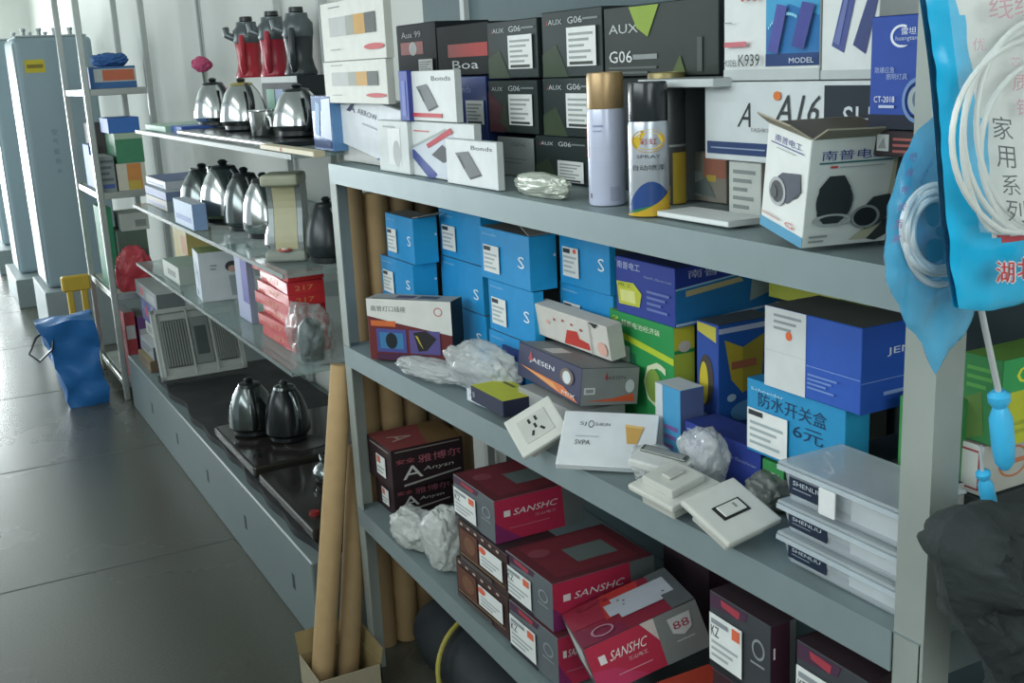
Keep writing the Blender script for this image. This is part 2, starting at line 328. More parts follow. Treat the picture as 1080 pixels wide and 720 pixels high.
B('b8', 'carton', 'black carton with red band and round emblem, top row at far end', 1.04, 421, 462, top=22, z=max(LOG['b7']['top'], LOG['b7b']['top'])+.001, d=.13, cols=('262b30', '20262a', '333b3e'), rough=.7, F=[('r', .10, .42, .68, .66, 'a8342f'), ('c', .42, .53, .10, .13, 'c8cac8'), ('t', .14, .74, .5, .12, 'Aux 99', 'b9bdbd')], st=[('F', .58, .02, .92, .32, stk())])
B('b9', 'carton', 'black carton with red bar over white lettering, top row', 1.03, 462.8, 517, top=22, z=LOG['b8']['z'], d=.13, cols=('1f2426', '20262a', '333b3e'), rough=.7, F=[('r', .22, .36, .98, .62, 'a8342f'), ('t', .30, .12, .50, .17, 'Boa', 'c8cccc')])
# wide dark carton above spray cans
B('dk1', 'carton', 'plain black carton behind the black capped spray can', 1.02, 643, 712, top=80, shelf=ztop, z=1.29, d=.17, cols=('262c2c', '20262a', '333b3e'), F=[('t', .4, .75, .2, .06, 'AUX', '656c6c')])
B('dk2', 'carton', 'wide dark carton with green leaf shapes above the spray cans', 1.0, 638, 758, h=.105, z=LOG['dk1']['top']+.001, d=.18, cols=('2b332f', '20262a', '333b3e'), rough=.5,
  F=[('t', .05, .62, .28, .13, 'AUX', 'b5bcba'), ('t', .05, .20, .22, .17, 'G06', 'd8dcda'), ('r', .28, .24, .5, .31, '8a918f'), ('p', [(.25, .98), (.52, .98), (.42, .55), (.32, .68)], '88a03c'), ('p', [(.62, .0), (.75, .0), (.70, .28)], '4f6034'), ('r', .84, .05, .88, .5, '4b5350'), ('l', .05, .02, .5, .16, 2, '59615d')])
K('flatw', 'flat_carton', 'flat pale grey box lying above the spray cans, left of the battery cartons', 752, 82, LOG['dk1']['top']+.0005, .17, .09, .011, (0, 0, 0), cols=('c5cbcb', 'b5bbbb', '7f8787'))
o = bpy.data.objects['flat_carton']; o.location = (.925, Yat(752, .925, LOG['dk1']['top']), LOG['dk1']['top']-.0125)
B('dk3', 'carton', 'grey carton just behind the spray cans under the flat pale grey box', 1.0, 700, 722, shelf=ztop, z=1.29, h=LOG['dk1']['top']-.0135-1.292, d=.05, cols=('6f7674', '59605f', '333b3e'))
# A16 carton, K939 and CT boxes
B('a16s', 'carton', 'white carton printed with rows of dark characters, under the long white carton', .96, 768, 802, bot=None, shelf=ztop, z=1.29, top=172, d=.24, cols=('b9beb8', '9f968c', 'c0c4bf'), F=[('l', .15, .1, .85, .9, 5, '7f8886')])
B('a16t', 'carton', 'brown and grey carton at the back, under the long white carton', 1.02, 716, 766, shelf=ztop, z=1.29, h=LOG['a16s']['h'], d=.18, cols=('8f8b80', '8c8177', '9a948a'), F=[('r', .55, .5, 1, 1, 'a86f5c'), ('r', .60, .42, .8, .55, 'c0a84e'), ('r', .1, .1, .5, .6, '9fa9a6'), ('p', [(.1, .2), (.6, .5), (.8, .1)], '6f7a78')])
za = LOG['a16s']['top']+.001
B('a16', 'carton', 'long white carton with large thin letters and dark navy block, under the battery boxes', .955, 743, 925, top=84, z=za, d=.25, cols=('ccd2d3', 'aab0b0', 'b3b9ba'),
  F=[('t', .22, .44, .085, .30, 'A', '3b4044', .12), ('t', .31, .38, .13, .05, 'FASHION', '8a9092'), ('r', .02, .08, .69, .24, '33456e'), ('t', .45, .50, .24, .34, 'A16', '3a3f42', .1), ('r', .73, .02, 1, .95, '232d36'), ('t', .83, .42, .17, .30, 'SHI', 'c5ccd0'), ('l', .05, .14, .4, .18, 1, '8fa0b8'), ('c', .47, .83, .022, .055, 'd8793f')])
zk = LOG['a16']['top']+.001
def k939(key, label, L, R, F):
    return B(key, 'battery_carton', label, .955, L, R, z=zk, h=.105, d=.2, cols=('d3d8d6', 'aab0b0', 'b3b9ba'), F=F, group='battery cartons')
cell = lambda u, v, c, c2: [('p', [(u, v+.05), (u+.10, v), (u+.17, v+.48), (u+.08, v+.54)], c2), ('p', [(u+.02, v+.08), (u+.08, v+.05), (u+.14, v+.42), (u+.08, v+.46)], c)]
def mir(items): return [('p', [(2*.5-p[0]+.0, p[1]) for p in it[1]][::-1], it[2]) for it in items]
k939('k1', 'white carton with a glowing blue battery picture, left of its plainer twin', 763, 864,
     [('r', 0, 0, 1, .13, 'b8bebe'), ('r', .47, .16, 1, 1, '2c6ea8'), ('p', [(.47, 1), (.47, .6), (.7, .85), (1, .7), (1, 1)], '3f98c4'), ('r', .47, .16, 1, .30, '26406f')]
     +[('c', .50+.02*k, .60+.028*k-.0014*k*k, .008, .02, '8fd0e8') for k in range(16)]
     +[('p', [(.52, .34), (.62, .30), (.71, .82), (.61, .86)], '4a4f96'), ('p', [(.76, .38), (.88, .34), (.98, .82), (.86, .86)], '40468c'), ('t', .74, .19, .24, .06, 'MODEL', 'c5ccd8')]
     +[('t', .04, .17, .15, .08, 'MODEL', '44494c'), ('t', .21, .17, .23, .14, 'K939', '33383b'), ('r', .05, .40, .30, .46, 'c06a72'), ('r', .05, .68, .14, .695, '90979a'), ('c', .26, .95, .02, .03, 'c25a4a'), ('c', .33, .95, .02, .03, '9a6a8a'), ('c', .40, .95, .025, .035, 'c25a4a')])
k939('k2', 'white carton with two dark blue battery cells pictured, right of the glowing blue one', 865, 925,
     [('r', 0, 0, 1, .10, 'b5bbbb'), ('p', [(.20, .36), (.42, .28), (.62, .90), (.42, .96)], '47528a'), ('p', [(.58, .36), (.80, .26), (1, .84), (.86, .92)], '3c4676'), ('p', [(.24, .4), (.34, .36), (.5, .88), (.44, .90)], '6470a4')])
B('ctu', 'carton', 'dark carton with small white square mark under the deep blue round logo box', .90, 919, 985, top=139, bot=168, d=.2, cols=('332c30', '232a2e', '3b4042'), F=[('r', .08, .2, .28, .85, 'b9bdbb'), ('p', [(.1, .3), (.2, .75), (.24, .3)], '8d9290'), ('l', .35, .1, .9, .8, 3, '9a5a55')])
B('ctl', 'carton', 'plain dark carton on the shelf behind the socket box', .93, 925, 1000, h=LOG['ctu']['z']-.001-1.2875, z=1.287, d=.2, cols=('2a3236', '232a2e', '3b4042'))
B('ct', 'carton', 'deep blue box with white crescent logo and round speaker picture, right of the white cartons', .90, 915, 985, top=12, z=LOG['ctu']['top']+.001, d=.05, cols=('2a4a9c', '2c3c70', '6f6b58'),
  F=[('r', 0, 0, 1, .13, '232a38'), ('o', .48, .82, .17, .10, .22, 'd7dee8'), ('p', [(.50, .74), (.72, .74), (.72, .92), (.56, .92)], '2a4a9c'), ('t', .48, .83, .22, .06, '雷坦', 'd7dee8'), ('t', .40, .77, .32, .05, 'huangtan', 'b5c0d8'), ('t', .10, .50, .30, .055, '防爆应急', '9fb0d8'), ('t', .28, .44, .32, .055, '照明灯具', '9fb0d8'), ('t', .10, .24, .32, .055, 'CT-2018', 'dfe4ec'), ('r', .18, .19, .42, .215, 'b5c0d8'), ('o', .78, .26, .24, .20, .18, '6d8ab8'), ('c', .78, .26, .15, .13, '9aa8a8'), ('c', .78, .27, .08, .08, '5d6c80')])
# thin white panel + tall socket box
K('thin', 'flat_carton', 'thin white flat box lying on the top shelf beside the socket box', 785, 250, 1.288, .15, .06, .007, (0, 0, 0), cols=('dde1df', 'c8ccca', 'cfd3d0'))
o = bpy.data.objects['flat_carton.001']; o.location = (.875, Yat(768, .875, 1.29), 1.291)
bulb = lambda u, v, s, a: None
sock1 = [('p', [(u_, v_) for u_, v_ in circ(.60, .50, .27, .11)], '2d3340'), ('p', [(.25, .44), (.45, .60), (.85, .66), (.90, .50), (.62, .34), (.40, .32)], '323a4c'), ('c', .36, .40, .17, .12, '262b30'), ('o', .38, .41, .20, .135, .25, '9ea3a4'), ('c', .30, .39, .08, .06, '3a3f42')]
sock2 = [('c', .30, .42, .20, .20, '363d40'), ('p', [(.12, .30), (.12, .55), (.22, .66), (.38, .66), (.46, .55), (.46, .30), (.36, .22), (.2, .22)], '2f3638'), ('o', .29, .25, .22, .06, .3, 'a5aaa8'), ('p', [(.55, .28), (.72, .44), (.90, .46), (.96, .34), (.86, .20), (.66, .14)], '333a3a'), ('c', .64, .25, .15, .10, '23282a'), ('o', .65, .26, .16, .11, .2, '8c9290')]
K('sock', 'socket_box', 'white open-topped box picturing black lamp sockets, at the near end of top shelf', 845, 262, 1.292, .095, .11, .118, (9, 0, -13), cols=('d8dcd8', 'd3d7d0', '8f8676'),
  F=[('r', .0, .0, 1, .10, '3f8fb4'), ('t', .20, .86, .62, .065, '南普电工', '2e3f86'), ('r', .12, .835, .88, .845, '2e3f86'), ('r', .25, .80, .7, .81, 'a8adb0')]+sock1+[('t', .62, .13, .20, .05, 'G', 'c04a48'), ('r', .08, .15, .5, .165, 'c09a98')],
  E=[('p', [(.92, .9), (1, .9), (1, .3), (.80, .04), (.5, .04), (.88, .3)], 'b8b49a'), ('p', [(.93, .25), (.99, .3), (.99, .1), (.80, .02), (.7, .04)], '3b4040'), ('t', .12, .80, .72, .09, '南普电工', '2e3f86'), ('r', .10, .77, .9, .785, '2e6a6e'), ('r', .22, .73, .3, .75, 'c04a48'), ('r', .32, .73, .8, .74, 'a8adb0')]+sock2+[('l', .05, .04, .25, .13, 2, '8d9290')],
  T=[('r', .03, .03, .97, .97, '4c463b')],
  parts=(('flap', [(.0, .094, .118), (.0, .001, .118), (-.02, .012, .131), (-.02, .085, .131)], mat('9a9280', .8)), ('flap', [(.002, .0, .118), (.108, .0, .118), (.10, -.012, .128), (.01, -.012, .130)], mat('8f8a78', .8))))
# spray cans
def can(label, px, x, r, top, cap, capm, body, deco):
    z = ztop(1.3)+.002; y = Yat(px, x, z); h = Zat(top, x, y)-z
    t = empty('spray_can', label, 'spray can', (x, y, z)); ch = cap*h; bh = h-ch
    mb = MB(); mb.lathe([(r*.93, 0), (r, .004), (r, bh-.006), (r*.96, bh)], body, 36)
    ang = math.atan2(-y, -x)
    def P(u, v, off):
        a = ang+(u-.5)*math.pi*.95; return ((r+off)*math.cos(a), (r+off)*math.sin(a), bh*v)
    for it in deco:   # subdivide so print follows the curve
        if it[0] == 'r':
            n = 10; c = mat(it[5], .3); us = [it[1]+(it[3]-it[1])*i/n for i in range(n+1)]
            mb.add([P(u, v, .0004) for u in us for v in (it[2], it[4])], [[2*i, 2*i+2, 2*i+3, 2*i+1] for i in range(n)], c)
        elif it[0] == 'wave':
            n = 24; us = [i/n for i in range(n+1)]; c = mat(it[3], .25)
            mb.add([P(u, v, it[4]) for u in us for v in (it[1](u), max(it[1](u), it[2](u)))], [[2*i, 2*i+2, 2*i+3, 2*i+1] for i in range(n)], c)
        else: decals(mb, [it], lambda u, v, o_: P(u, v, o_), 2)
    mb.build('can_body', t)
    mb = MB(); mb.lathe([(r*.95, bh), (r*.97, bh+.002), (r*.97, h-.006), (r*.93, h-.001), (r*.86, h), (r*.80, h-.004), (.001, h-.006)], capm, 36); mb.build('cap', t)
    return t
GOLD = mat('a88d66', .35, .5, .05); WC = mat('c6cbe0', .25, .1, .04)
can('spray can with gold cap and pale lilac body', 641, .905, .0275, 76, .27, GOLD, WC, [('r', .0, .50, .12, .86, 'c54a55'), ('r', .25, .82, .45, .84, '8d93b0'), ('r', .25, .77, .42, .785, '8d93b0'), ('r', .55, .05, .75, .2, 'a2a7bd'), ('r', .14, .08, .19, .13, '4a4a60'), ('r', .2, .45, .8, .455, 'b0b5cc'), ('r', .2, .40, .8, .405, 'b0b5cc'), ('r', .2, .60, .8, .605, 'b0b5cc')])
can('spray can with black cap and silver body showing a gold oval badge', 685, .885, .0275, 86, .29, mat('262b2d', .18), mat('b9bfc6', .25, .4, .04),
    [('wave', lambda u: .04+.12*u, lambda u: .04+.12*u+.30*math.sin(math.pi*min(1, max(0, u)))**1.2*.9, '2a4a86', .0004), ('wave', lambda u: .03+.06*u, lambda u: .03+.16*u, '2f7a4c', .0007), ('wave', lambda u: .0, lambda u: .02+.30*u*u, 'c8a22c', .0010), ('c', .5, .80, .30, .12, 'c29a2e'), ('c', .5, .80, .25, .09, 'd9b83c'), ('t', .36, .76, .28, .07, '彩虹', '9c3030'), ('t', .30, .62, .40, .035, 'SPRAY', '4a4f56'), ('t', .22, .49, .56, .06, '自动喷漆', '3a3f42')])
can('spray can with dull gold cap and yellow lower body, behind the black capped can', 704, .975, .0275, 76, .12, mat('8d8257', .4, .5), mat('4c4e4e', .35, .3), [('r', .6, .0, 1, .45, 'b29a34'), ('r', .0, .5, 1, .52, '8d9290')])
crumple('foil_bag', 'crumpled silvery foil bag on the top shelf, left of the gold capped can', 'bag', (.885, 1.56, 1.291), (.02, .085, .020), FOIL, seed=61)
# ================================================================== MIDDLE SHELF
BL, BLE = '268fca', '27a4dc'
def sbox(key, label, x, L, R, top=None, z=None, bot=None, h=None, e=None, shelf=None, d=.07, S_=True, st=True, red=False, parts=(), sv=0):
    F = [('t', .06, .86, .30, .035, 'Schneider', 'a8d4ea')]+([('t', .78, .38-sv, .12, .22, 'S', 'dceaf0')] if S_ else [])
    s_ = [('F', .10, .16, .42, .68, [('r', .05, .80, .5, .95, '333a40'), ('l', .08, .1, .9, .75, 4, 'a9b3b5')]+([('c', .8, .9, .1, .08, 'd8604f')] if red else []))] if st else []
    return B(key, 'blue_carton', label, x, L, R, top=top, z=z, bot=bot, h=h, e=e, d=d, shelf=shelf, cols=(BL, BLE, '6e6f6c'), F=F, E=[('c', .93, .62, .05, .03, 'c8dde8')], st=s_, group='bright blue cartons on the middle shelf', parts=parts)
xs = 1.055
CF = mat('8f8f88', .7)
x1c, x2c, x3c, x4c = .96, 1.03, .99, 1.05
sbox('s1', 'bright blue carton, bottom row behind the white and dark red socket box', x1c, 401, 440, z=.87, shelf=zmid, h=.100, e=462)
sbox('s5', 'bright blue carton, middle row, nearest the brown tubes', x1c, 404, 438, z=LOG['s1']['top']+.001, h=.100, e=463)
sbox('s9', 'bright blue carton, top row, nearest the brown tubes', x1c, 409, 438, z=LOG['s5']['top']+.001, h=.104, e=463, parts=(('flap', [(0, .0, .106), (.06, .0, .106), (.06, -.03, .116), (0, -.03, .110)], CF),))
sbox('s2', 'bright blue carton, bottom row, between the socket box and the navy adhesive box', x2c, 468, 515, z=.87, shelf=zmid, h=.105, d=.1)
sbox('s6', 'bright blue carton, middle row, white letter just above the socket box corner', x2c, 467, 511, z=LOG['s2']['top']+.001, h=.106, d=.1, st=False, sv=.1)
sbox('s10', 'bright blue carton, top row, second from the brown tubes', x2c, 465, 509, z=LOG['s6']['top']+.001, h=.106, d=.10, S_=False)
sbox('s3', 'bright blue carton, bottom row, mostly behind the navy and grey adhesive box', x3c, 518, 563, z=.87, shelf=zmid, h=.100, d=.08)
sbox('s7', 'bright blue carton, middle row, label and white letter, above the navy box', x3c, 517, 565, z=LOG['s3']['top']+.001, h=.104, e=575)
sbox('s11', 'bright blue carton, top row, with folded grey flap above its white letter', x3c-.005, 508, 560, z=LOG['s7']['top']+.001, h=.104, e=588, parts=(('flap', [(.0, .0, .105), (.08, .0, .105), (.075, .10, .128), (.02, .10, .128)], CF),))
sbox('s4', 'bright blue carton, bottom row, behind the crumpled red and white pack', x4c, 592, 650, z=.87, shelf=zmid, h=.105, d=.09)
sbox('s8', 'bright blue carton, middle row, hidden behind the crumpled pack', x4c, 592, 648, z=LOG['s4']['top']+.001, h=.110, d=.09)
sbox('s12', 'bright blue carton, top row, with red dot on its label', x4c-.01, 591, 644, z=LOG['s8']['top']+.001, h=.105, e=650, red=True)
# white and dark red socket box facing the camera
pL = at(391, 379, z=.875); pR = at(479, 385, z=.875); dv = pR-pL; an = math.degrees(math.atan2(dv.x, -dv.y))
carton('carton', 'white and dark red box picturing lamp sockets, at far end of the middle shelf', 'box', (pR.x, pR.y, .876), dv.length, .055, .138, rot=(0, 0, an), cols=('6a2e30', '2c3437', 'a2a5a0'),
       F=[('p', [(0, 1), (1, 1), (1, .46), (.35, .62), (0, .72)], 'd6d6cf'), ('t', .05, .80, .42, .09, '南普灯口插座', '454a4c'), ('o', .85, .83, .05, .07, .2, 'b84a50'), ('r', .04, .56, .34, .65, 'c8693a'), ('r', .10, .14, .46, .52, '4a4f8c'), ('r', .14, .2, .42, .46, '3f78a4'), ('c', .28, .33, .07, .13, '22282c'), ('r', .5, .14, .86, .52, '5b5288'), ('p', [(.55, .48), (.7, .52), (.82, .4), (.7, .2), (.6, .18)], '2c2a2c'), ('p', [(.57, .44), (.62, .3), (.66, .22), (.6, .42)], 'b9a83c'), ('r', .1, .02, .7, .12, '4b2a45')],
       T=[('r', .3, .3, .52, .75, '5a4a68'), ('r', .57, .3, .8, .75, '4e5a6e'), ('l', .05, .02, .5, .2, 1, '6a6f70')])
# deep blue carton and GP box
nanp = [('t', .03, .80, .40, .13, '南普电工', 'b9c2de'), ('t', .50, .72, .45, .04, 'NanPu Electrician', '93a0cc')]
B('gp', 'carton', 'green and yellow carton with big pale letter G on the middle shelf', 1.045, 645, 712, z=.88, shelf=zmid, top=345, e=733, cols=('2f9350', 'bcc94a', '93a84a'),
  F=[('t', .05, .90, .10, .05, 'GP', 'd9d94a'), ('t', .20, .88, .60, .055, '超霸电池经济装', 'dfe6c8'), ('p', [(0, .84), (1, .72), (1, .66), (0, .78)], 'b8cc3c'), ('t', .55, .22, .34, .42, 'G', 'd3dcb8'), ('c', .70, .42, .12, .15, '7f9c48'), ('r', .12, .35, .42, .65, '27704a'), ('r', .2, .55, .34, .7, 'b8c8bc')],
  E=[('r', 0, .80, 1, 1, 'd8d040'), ('r', 0, .76, 1, .79, '2f9350'), ('c', .5, .82, .3, .05, 'd9cfc0'), ('l', .2, .1, .9, .3, 3, '98a850')])
B('np', 'carton', 'deep blue carton with white characters and yellow plug picture, on the green G carton', 1.04, 650, 712.5, z=LOG['gp']['top']+.001, top=283, d=.25, cols=('2b3f94', '2a7cb8', '35406e'),
  F=nanp+[('p', [(.02, .56), (.32, .58), (.46, .42), (.42, .18), (.06, .16)], 'c4c83a'), ('p', [(.08, .42), (.34, .44), (.36, .22), (.1, .22)], 'dfe08c'), ('t', .06, .48, .24, .07, '电工', '5a7a2c'), ('l', .55, .15, .92, .55, 4, '6878b4')],
  E=[('p', [(0, .64), (1, .86), (1, 1), (0, 1)], '2b3f94'), ('t', .10, .80, .50, .14, '南普电工', 'b9c2de'), ('p', [(0, .62), (1, .84), (1, .87), (0, .65)], '9ccbe6'), ('p', [(.08, .5), (.55, .62), (.52, .70), (.08, .60)], 'c2b88a'), ('p', [(.60, .25), (1, .5), (1, .82), (.62, .66)], '9aaea8'), ('p', [(0, .02), (1, .12), (1, .16), (0, .06)], 'b9d4e6')])
B('led', 'carton', 'blue carton with yellow lamp pictures, behind the blue handwritten box', 1.06, 735, 758, z=.88, shelf=zmid, top=343, e=816, cols=('2f4f9c', '2560b4', '4a5458'),
  F=[('p', [(.05, .92), (.9, .86), (.9, .98), (.05, .99)], 'c0b64a'), ('c', .45, .55, .34, .20, '4a4440'), ('c', .35, .52, .20, .17, 'c8b838'), ('r', .55, .1, .95, .25, 'a9b8c8'), ('l', .1, .3, .6, .2, 2, '8fa0c0')],
  E=[('r', 0, .93, 1, .97, 'c8d0e8'), ('p', [(.10, .88), (.42, .80), (.80, .88), (.76, .52), (.42, .44), (.22, .56)], 'c8b23c'), ('p', [(.42, .80), (.80, .88), (.76, .52), (.42, .44)], 'a89a3c'), ('r', .22, .64, .66, .70, 'b06a50'), ('c', .22, .42, .08, .03, 'b8d4e8'), ('c', .5, .30, .3, .08, '5f98cc'), ('r', .05, .05, .5, .14, 'b9a83c')])
B('yg', 'carton', 'yellow green carton at the back, above the blue and white long box', 1.20, 810, 885, bot=330, top=296, d=.10, cols=('a9b048', '98a848', '7f8850'))
# support pile + yg support
B('ygs', 'carton', 'plain grey brown carton at the back under the yellow green carton', 1.205, 815, 890, z=.88, shelf=zmid, h=LOG['yg']['z']-.8935, d=.09, cols=('6a6a60',)*3)
# small boxes in front of blue led box
B('sm1', 'carton', 'small pale blue and white box between the grey adhesive box and the deep blue box', .985, 692, 718, z=.88, shelf=zmid, top=412, d=.045, cols=('4796c2', '5d6c9a', 'c5ccd0'), F=[('r', 0, 0, .3, 1, 'c5cbce'), ('l', .35, .1, .9, .5, 3, '7a5a98')], rot=(0, 0, 0))
B('np2', 'carton', 'deep blue carton with white characters, low behind the clear bags', .985, 722, 802, z=.88, shelf=zmid, top=476, d=.06, cols=('2e3f8e', '26387e', '2c3c80'), F=[('t', .04, .66, .38, .22, '南普电工', 'b9c2de'), ('t', .5, .60, .45, .07, 'NanPu Electrician', '93a0cc')])
B('ggr', 'carton', 'small green box with white print beside the clear drawers', .975, 803, 826, z=.88, shelf=zmid, top=492, d=.05, cols=('3a8a4c', '33784a', '3a7c4c'), F=[('t', .2, .6, .6, .18, 'CITY', 'c8d8c8')])
# handwriting box on supports, JEM box, white logo box
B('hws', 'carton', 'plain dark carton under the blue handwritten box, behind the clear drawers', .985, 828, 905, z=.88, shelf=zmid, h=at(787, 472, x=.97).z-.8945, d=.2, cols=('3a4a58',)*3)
hw = LOG['hws']['top']+.001
B('hw', 'blue_carton', 'blue carton with black handwriting and white label, below the blue and white long box', .972, 787, 890, z=hw, top=432, e=915, cols=('2a8cbc', '31a0cc', '2a7fa8'),
  F=[('t', .05, .86, .35, .04, 'Schneider', 'b9dcea'), ('t', .13, .66, .70, .20, '防水开关盒', '1c3a5c'), ('t', .50, .42, .30, .18, '6元', '1c3a5c'), ('t', .80, .12, .12, .28, 'S', 'd6e4ea')],
  st=[('F', .03, .06, .46, .62, [('r', .04, .84, .4, .96, '30363a'), ('l', .08, .1, .9, .75, 4, 'a0acae')])])
zj = LOG['hw']['top']+.001
B('jem', 'carton', 'long white and royal blue carton with an orange dot, stacked on the blue handwritten box', .965, 806, 907, z=zj, top=346, e=965, cols=('2f58b0', '2b56b4', '5c605c'),
  F=[('r', 0, 0, .45, 1, 'cdd1d0'), ('l', .10, .72, .40, .95, 3, '8f9698'), ('c', .27, .69, .035, .055, 'dd6a3c'), ('r', 0, .46, .45, .465, 'b0b5b5'), ('r', .45, .40, 1, .41, '7d9ad4'), ('l', .48, .12, .78, .33, 4, '6f8cc8')],
  E=[('t', .45, .62, .45, .10, 'JEM', 'dfe6f0'), ('r', 0, .36, 1, .37, '7d9ad4'), ('l', .4, .15, .8, .25, 1, '8aa4d8')])
logo = [('o', .5, .5, .30, .30, .12, 'c8744c'), ('o', .5, .5, .16, .18, .25, 'c8744c'), ('r', .30, .45, .7, .55, 'c8744c'), ('c', .5, .5, .07, .08, 'd9d3cc')]
B('wl', 'carton', 'white carton with orange round emblem and dark top, left of the near steel post', 1.0, 916, 985, z=.88, shelf=zmid, h=.10, d=.15, cols=('cfd0cc', 'b9bab6', '4a505a'), F=[('o', .36, .55, .20, .30, .12, 'c8744c'), ('o', .36, .55, .11, .18, .3, 'c8744c'), ('r', .22, .50, .5, .58, 'c8744c'), ('r', 0, .1, 1, .12, 'c08a80'), ('l', .1, .14, .7, .2, 1, '8f9698')])
B('gr2', 'carton', 'green carton on the white emblem carton, left of the near steel post', 1.0, 945, 985, z=LOG['wl']['top']+.001, h=.10, d=.15, cols=('3c8a4a', '357a44', '5a7c4a'), F=[('t', .35, .6, .3, .2, 'GP', 'c9cf50'), ('l', .3, .1, .9, .5, 4, '5fa05c')])
B('wl2', 'carton', 'white carton with red frame and orange round emblem, right of the near steel post', 1.045, 1008, 1034, bot=524, h=.062, d=.19, cols=('cdcfcb', 'b7b7b0', '9a8f88'), F=[('r', .1, .1, .9, .9, 'a04448'), ('r', .16, .14, .84, .86, 'cdcfcb')], E=[('o', .28, .55, .14, .32, .14, 'c07a58'), ('r', .2, .5, .38, .6, 'c07a58')])
_o = LOG['wl2']
B('gp2', 'carton', 'yellow and green carton with yellow letters, right of the near steel post', 1.05, 1012, 1053, z=_o['top']+.001, h=.105, d=.19, cols=('3a7c48', 'bcc03c', '6f9a4a'), F=[('p', [(.1, .0), (.6, .1), (.5, .6), (.1, .5)], '5a7a40'), ('l', .1, .6, .9, .9, 3, '5a9a50')], E=[('r', 0, .62, 1, 1, '3c9c5a'), ('t', .12, .70, .32, .20, 'GP', 'd8d83c'), ('l', .1, .1, .7, .3, 2, 'a0a83c')])
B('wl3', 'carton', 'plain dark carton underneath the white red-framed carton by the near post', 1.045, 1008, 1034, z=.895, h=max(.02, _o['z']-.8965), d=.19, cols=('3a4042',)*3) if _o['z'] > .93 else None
# adhesive box
carton('carton', 'navy and grey long box with orange streak and egg picture, across the middle shelf', 'box', (.915, 1.515, .945), .262, .108, .063, (-2, 7, -5.5), cols=('2c3050', '858886', '75797a'),
  F=[('t', .20, .55, .40, .17, 'JAESEN', 'dfe2e8'), ('p', [(.18, .62), (.22, .9), (.26, .62)], 'a83c44'), ('p', [(.05, .38), (.75, .32), (.98, .05), (.7, .08)], 'd0703c'), ('p', [(.05, .38), (.6, .28), (.7, .12)], 'd89a58'), ('c', .80, .62, .10, .22, '6a5a50'), ('c', .80, .60, .06, .17, 'c9cfd0'), ('t', .74, .12, .2, .1, 'MIX', 'd6d6d6')],
  E=[('t', .42, .66, .34, .12, 'JAESEN', '43484c'), ('p', [(.40, .7), (.43, .9), (.46, .7)], 'a83c44'), ('r', .05, .30, .24, .48, 'd0d2d0'), ('r', .08, .34, .21, .44, '8f9290'), ('p', [(.08, .12), (.55, .18), (.90, .30), (.95, .08)], 'cc5a38'), ('c', .84, .50, .08, .18, 'c9cfd0')],
  T=[('r', .3, .1, .48, .45, 'c5c9c6')])
carton('carton', 'flat grey box under the navy and grey long box', 'box', (.915, 1.53, .884), .20, .10, .045, cols=('9a9c9a',)*3)
# white SVPA box leaning
carton('carton', 'white slim box with orange cup mark, leaning on the front rail of the middle shelf', 'box', (.917, 1.31, .897), .150, .012, .11, rot=(3, 60, 52), cols=('d6dadc', 'bcc1c2', 'c8ccce'),
       F=[('t', .18, .72, .07, .08, 'SJ', '5a5f62'), ('o', .30, .76, .03, .07, .25, '5a5f62'), ('t', .34, .73, .16, .06, 'SHILIN', '6a6f72'), ('p', [(.66, .78), (.86, .74), (.80, .42), (.70, .42)], 'c9a05a'), ('p', [(.66, .78), (.86, .74), (.84, .70), (.67, .73)], 'ddb878'), ('t', .16, .36, .16, .09, 'SVPA', '454a4c'), ('l', .16, .5, .4, .54, 1, 'b0b5b6')])
# yellow box + socket plate
carton('carton', 'small yellow topped navy box behind the white socket plate', 'box', (.862, 1.69, .889), .13, .075, .03, (0, 0, 0), cols=('2a2e44', '2a2e44', 'b8bc36'), F=[('c', .1, .5, .04, .2, '7a8090')], T=[('r', .15, .75, .5, .85, '5a5c2c')])
def plate(label, px, py, z, s, rot, kind, x=None):
    p = at(px, py, z=z) if x is None else at(px, py, x=x)
    t = empty('socket_plate' if kind == 'socket' else 'switch_plate', label, 'socket' if kind == 'socket' else 'switch', p, [R_(a) for a in rot])
    PW = mat('cfd0c8', .35); dk = mat('2c2e2e', .5)
    mb = MB(); mb.box(-s/2, s/2, -s/2, s/2, 0, .009, PW, .003, seg=2); mb.box(-s*.36, s*.36, -s*.36, s*.36, -.022, 0, mat('b9bab2', .5), .002)
    if kind == 'socket':
        mb.box(-s*.30, s*.30, -s*.30, s*.30, .009, .0105, mat('bfc0b9', .35), .0005)
        for x_, y_, a in ((-.07, .16, 0), (.07, .16, 0), (0, .0, 0), (.10, -.14, .5), (-.10, -.14, -.5)): mb.box(-.0022, .0022, -.005, .005, .010, .0110, dk, M=Matrix.Translation((x_*s, y_*s, 0)) @ Matrix.Rotation(a, 4, 'Z'))
    mb.build('plate', t)
    if kind == 'switch':
        mb = MB(); mb.box(-s*.25, s*.25, -s*.14, s*.14, .009, .0100, dk, .0003); mb.box(-s*.20, s*.20, -s*.105, s*.105, .010, .0125, PW, .001)
        mb.box(s*.05, s*.09, -s*.03, s*.06, .0125, .0129, mat('8a8c88', .4)); mb.build('rocker', t)
    if kind == 'back':
        mb = MB(); mb.box(-s*.34, s*.34, -s*.34, s*.34, .009, .022, mat('c5c6be', .35), .003, seg=2); mb.box(-s*.16, s*.16, -s*.10, s*.10, .022, .027, mat('b5b6ae', .35), .002); mb.build('cover', t)
    return t
plate('white socket plate with five small holes propped on the navy box edge', 567, 452, .915, .088, (28, -28, -20), 'socket')
plate('white switch plate with black framed rocker, nearest the clear drawers', 770, 542, .926, .092, (20, -6, 4), 'switch')
plate('white double layered plate lying left of the black framed switch', 711, 515, .922, .090, (5, -9, 6), 'back')
pc = at(520, 432, z=.885)
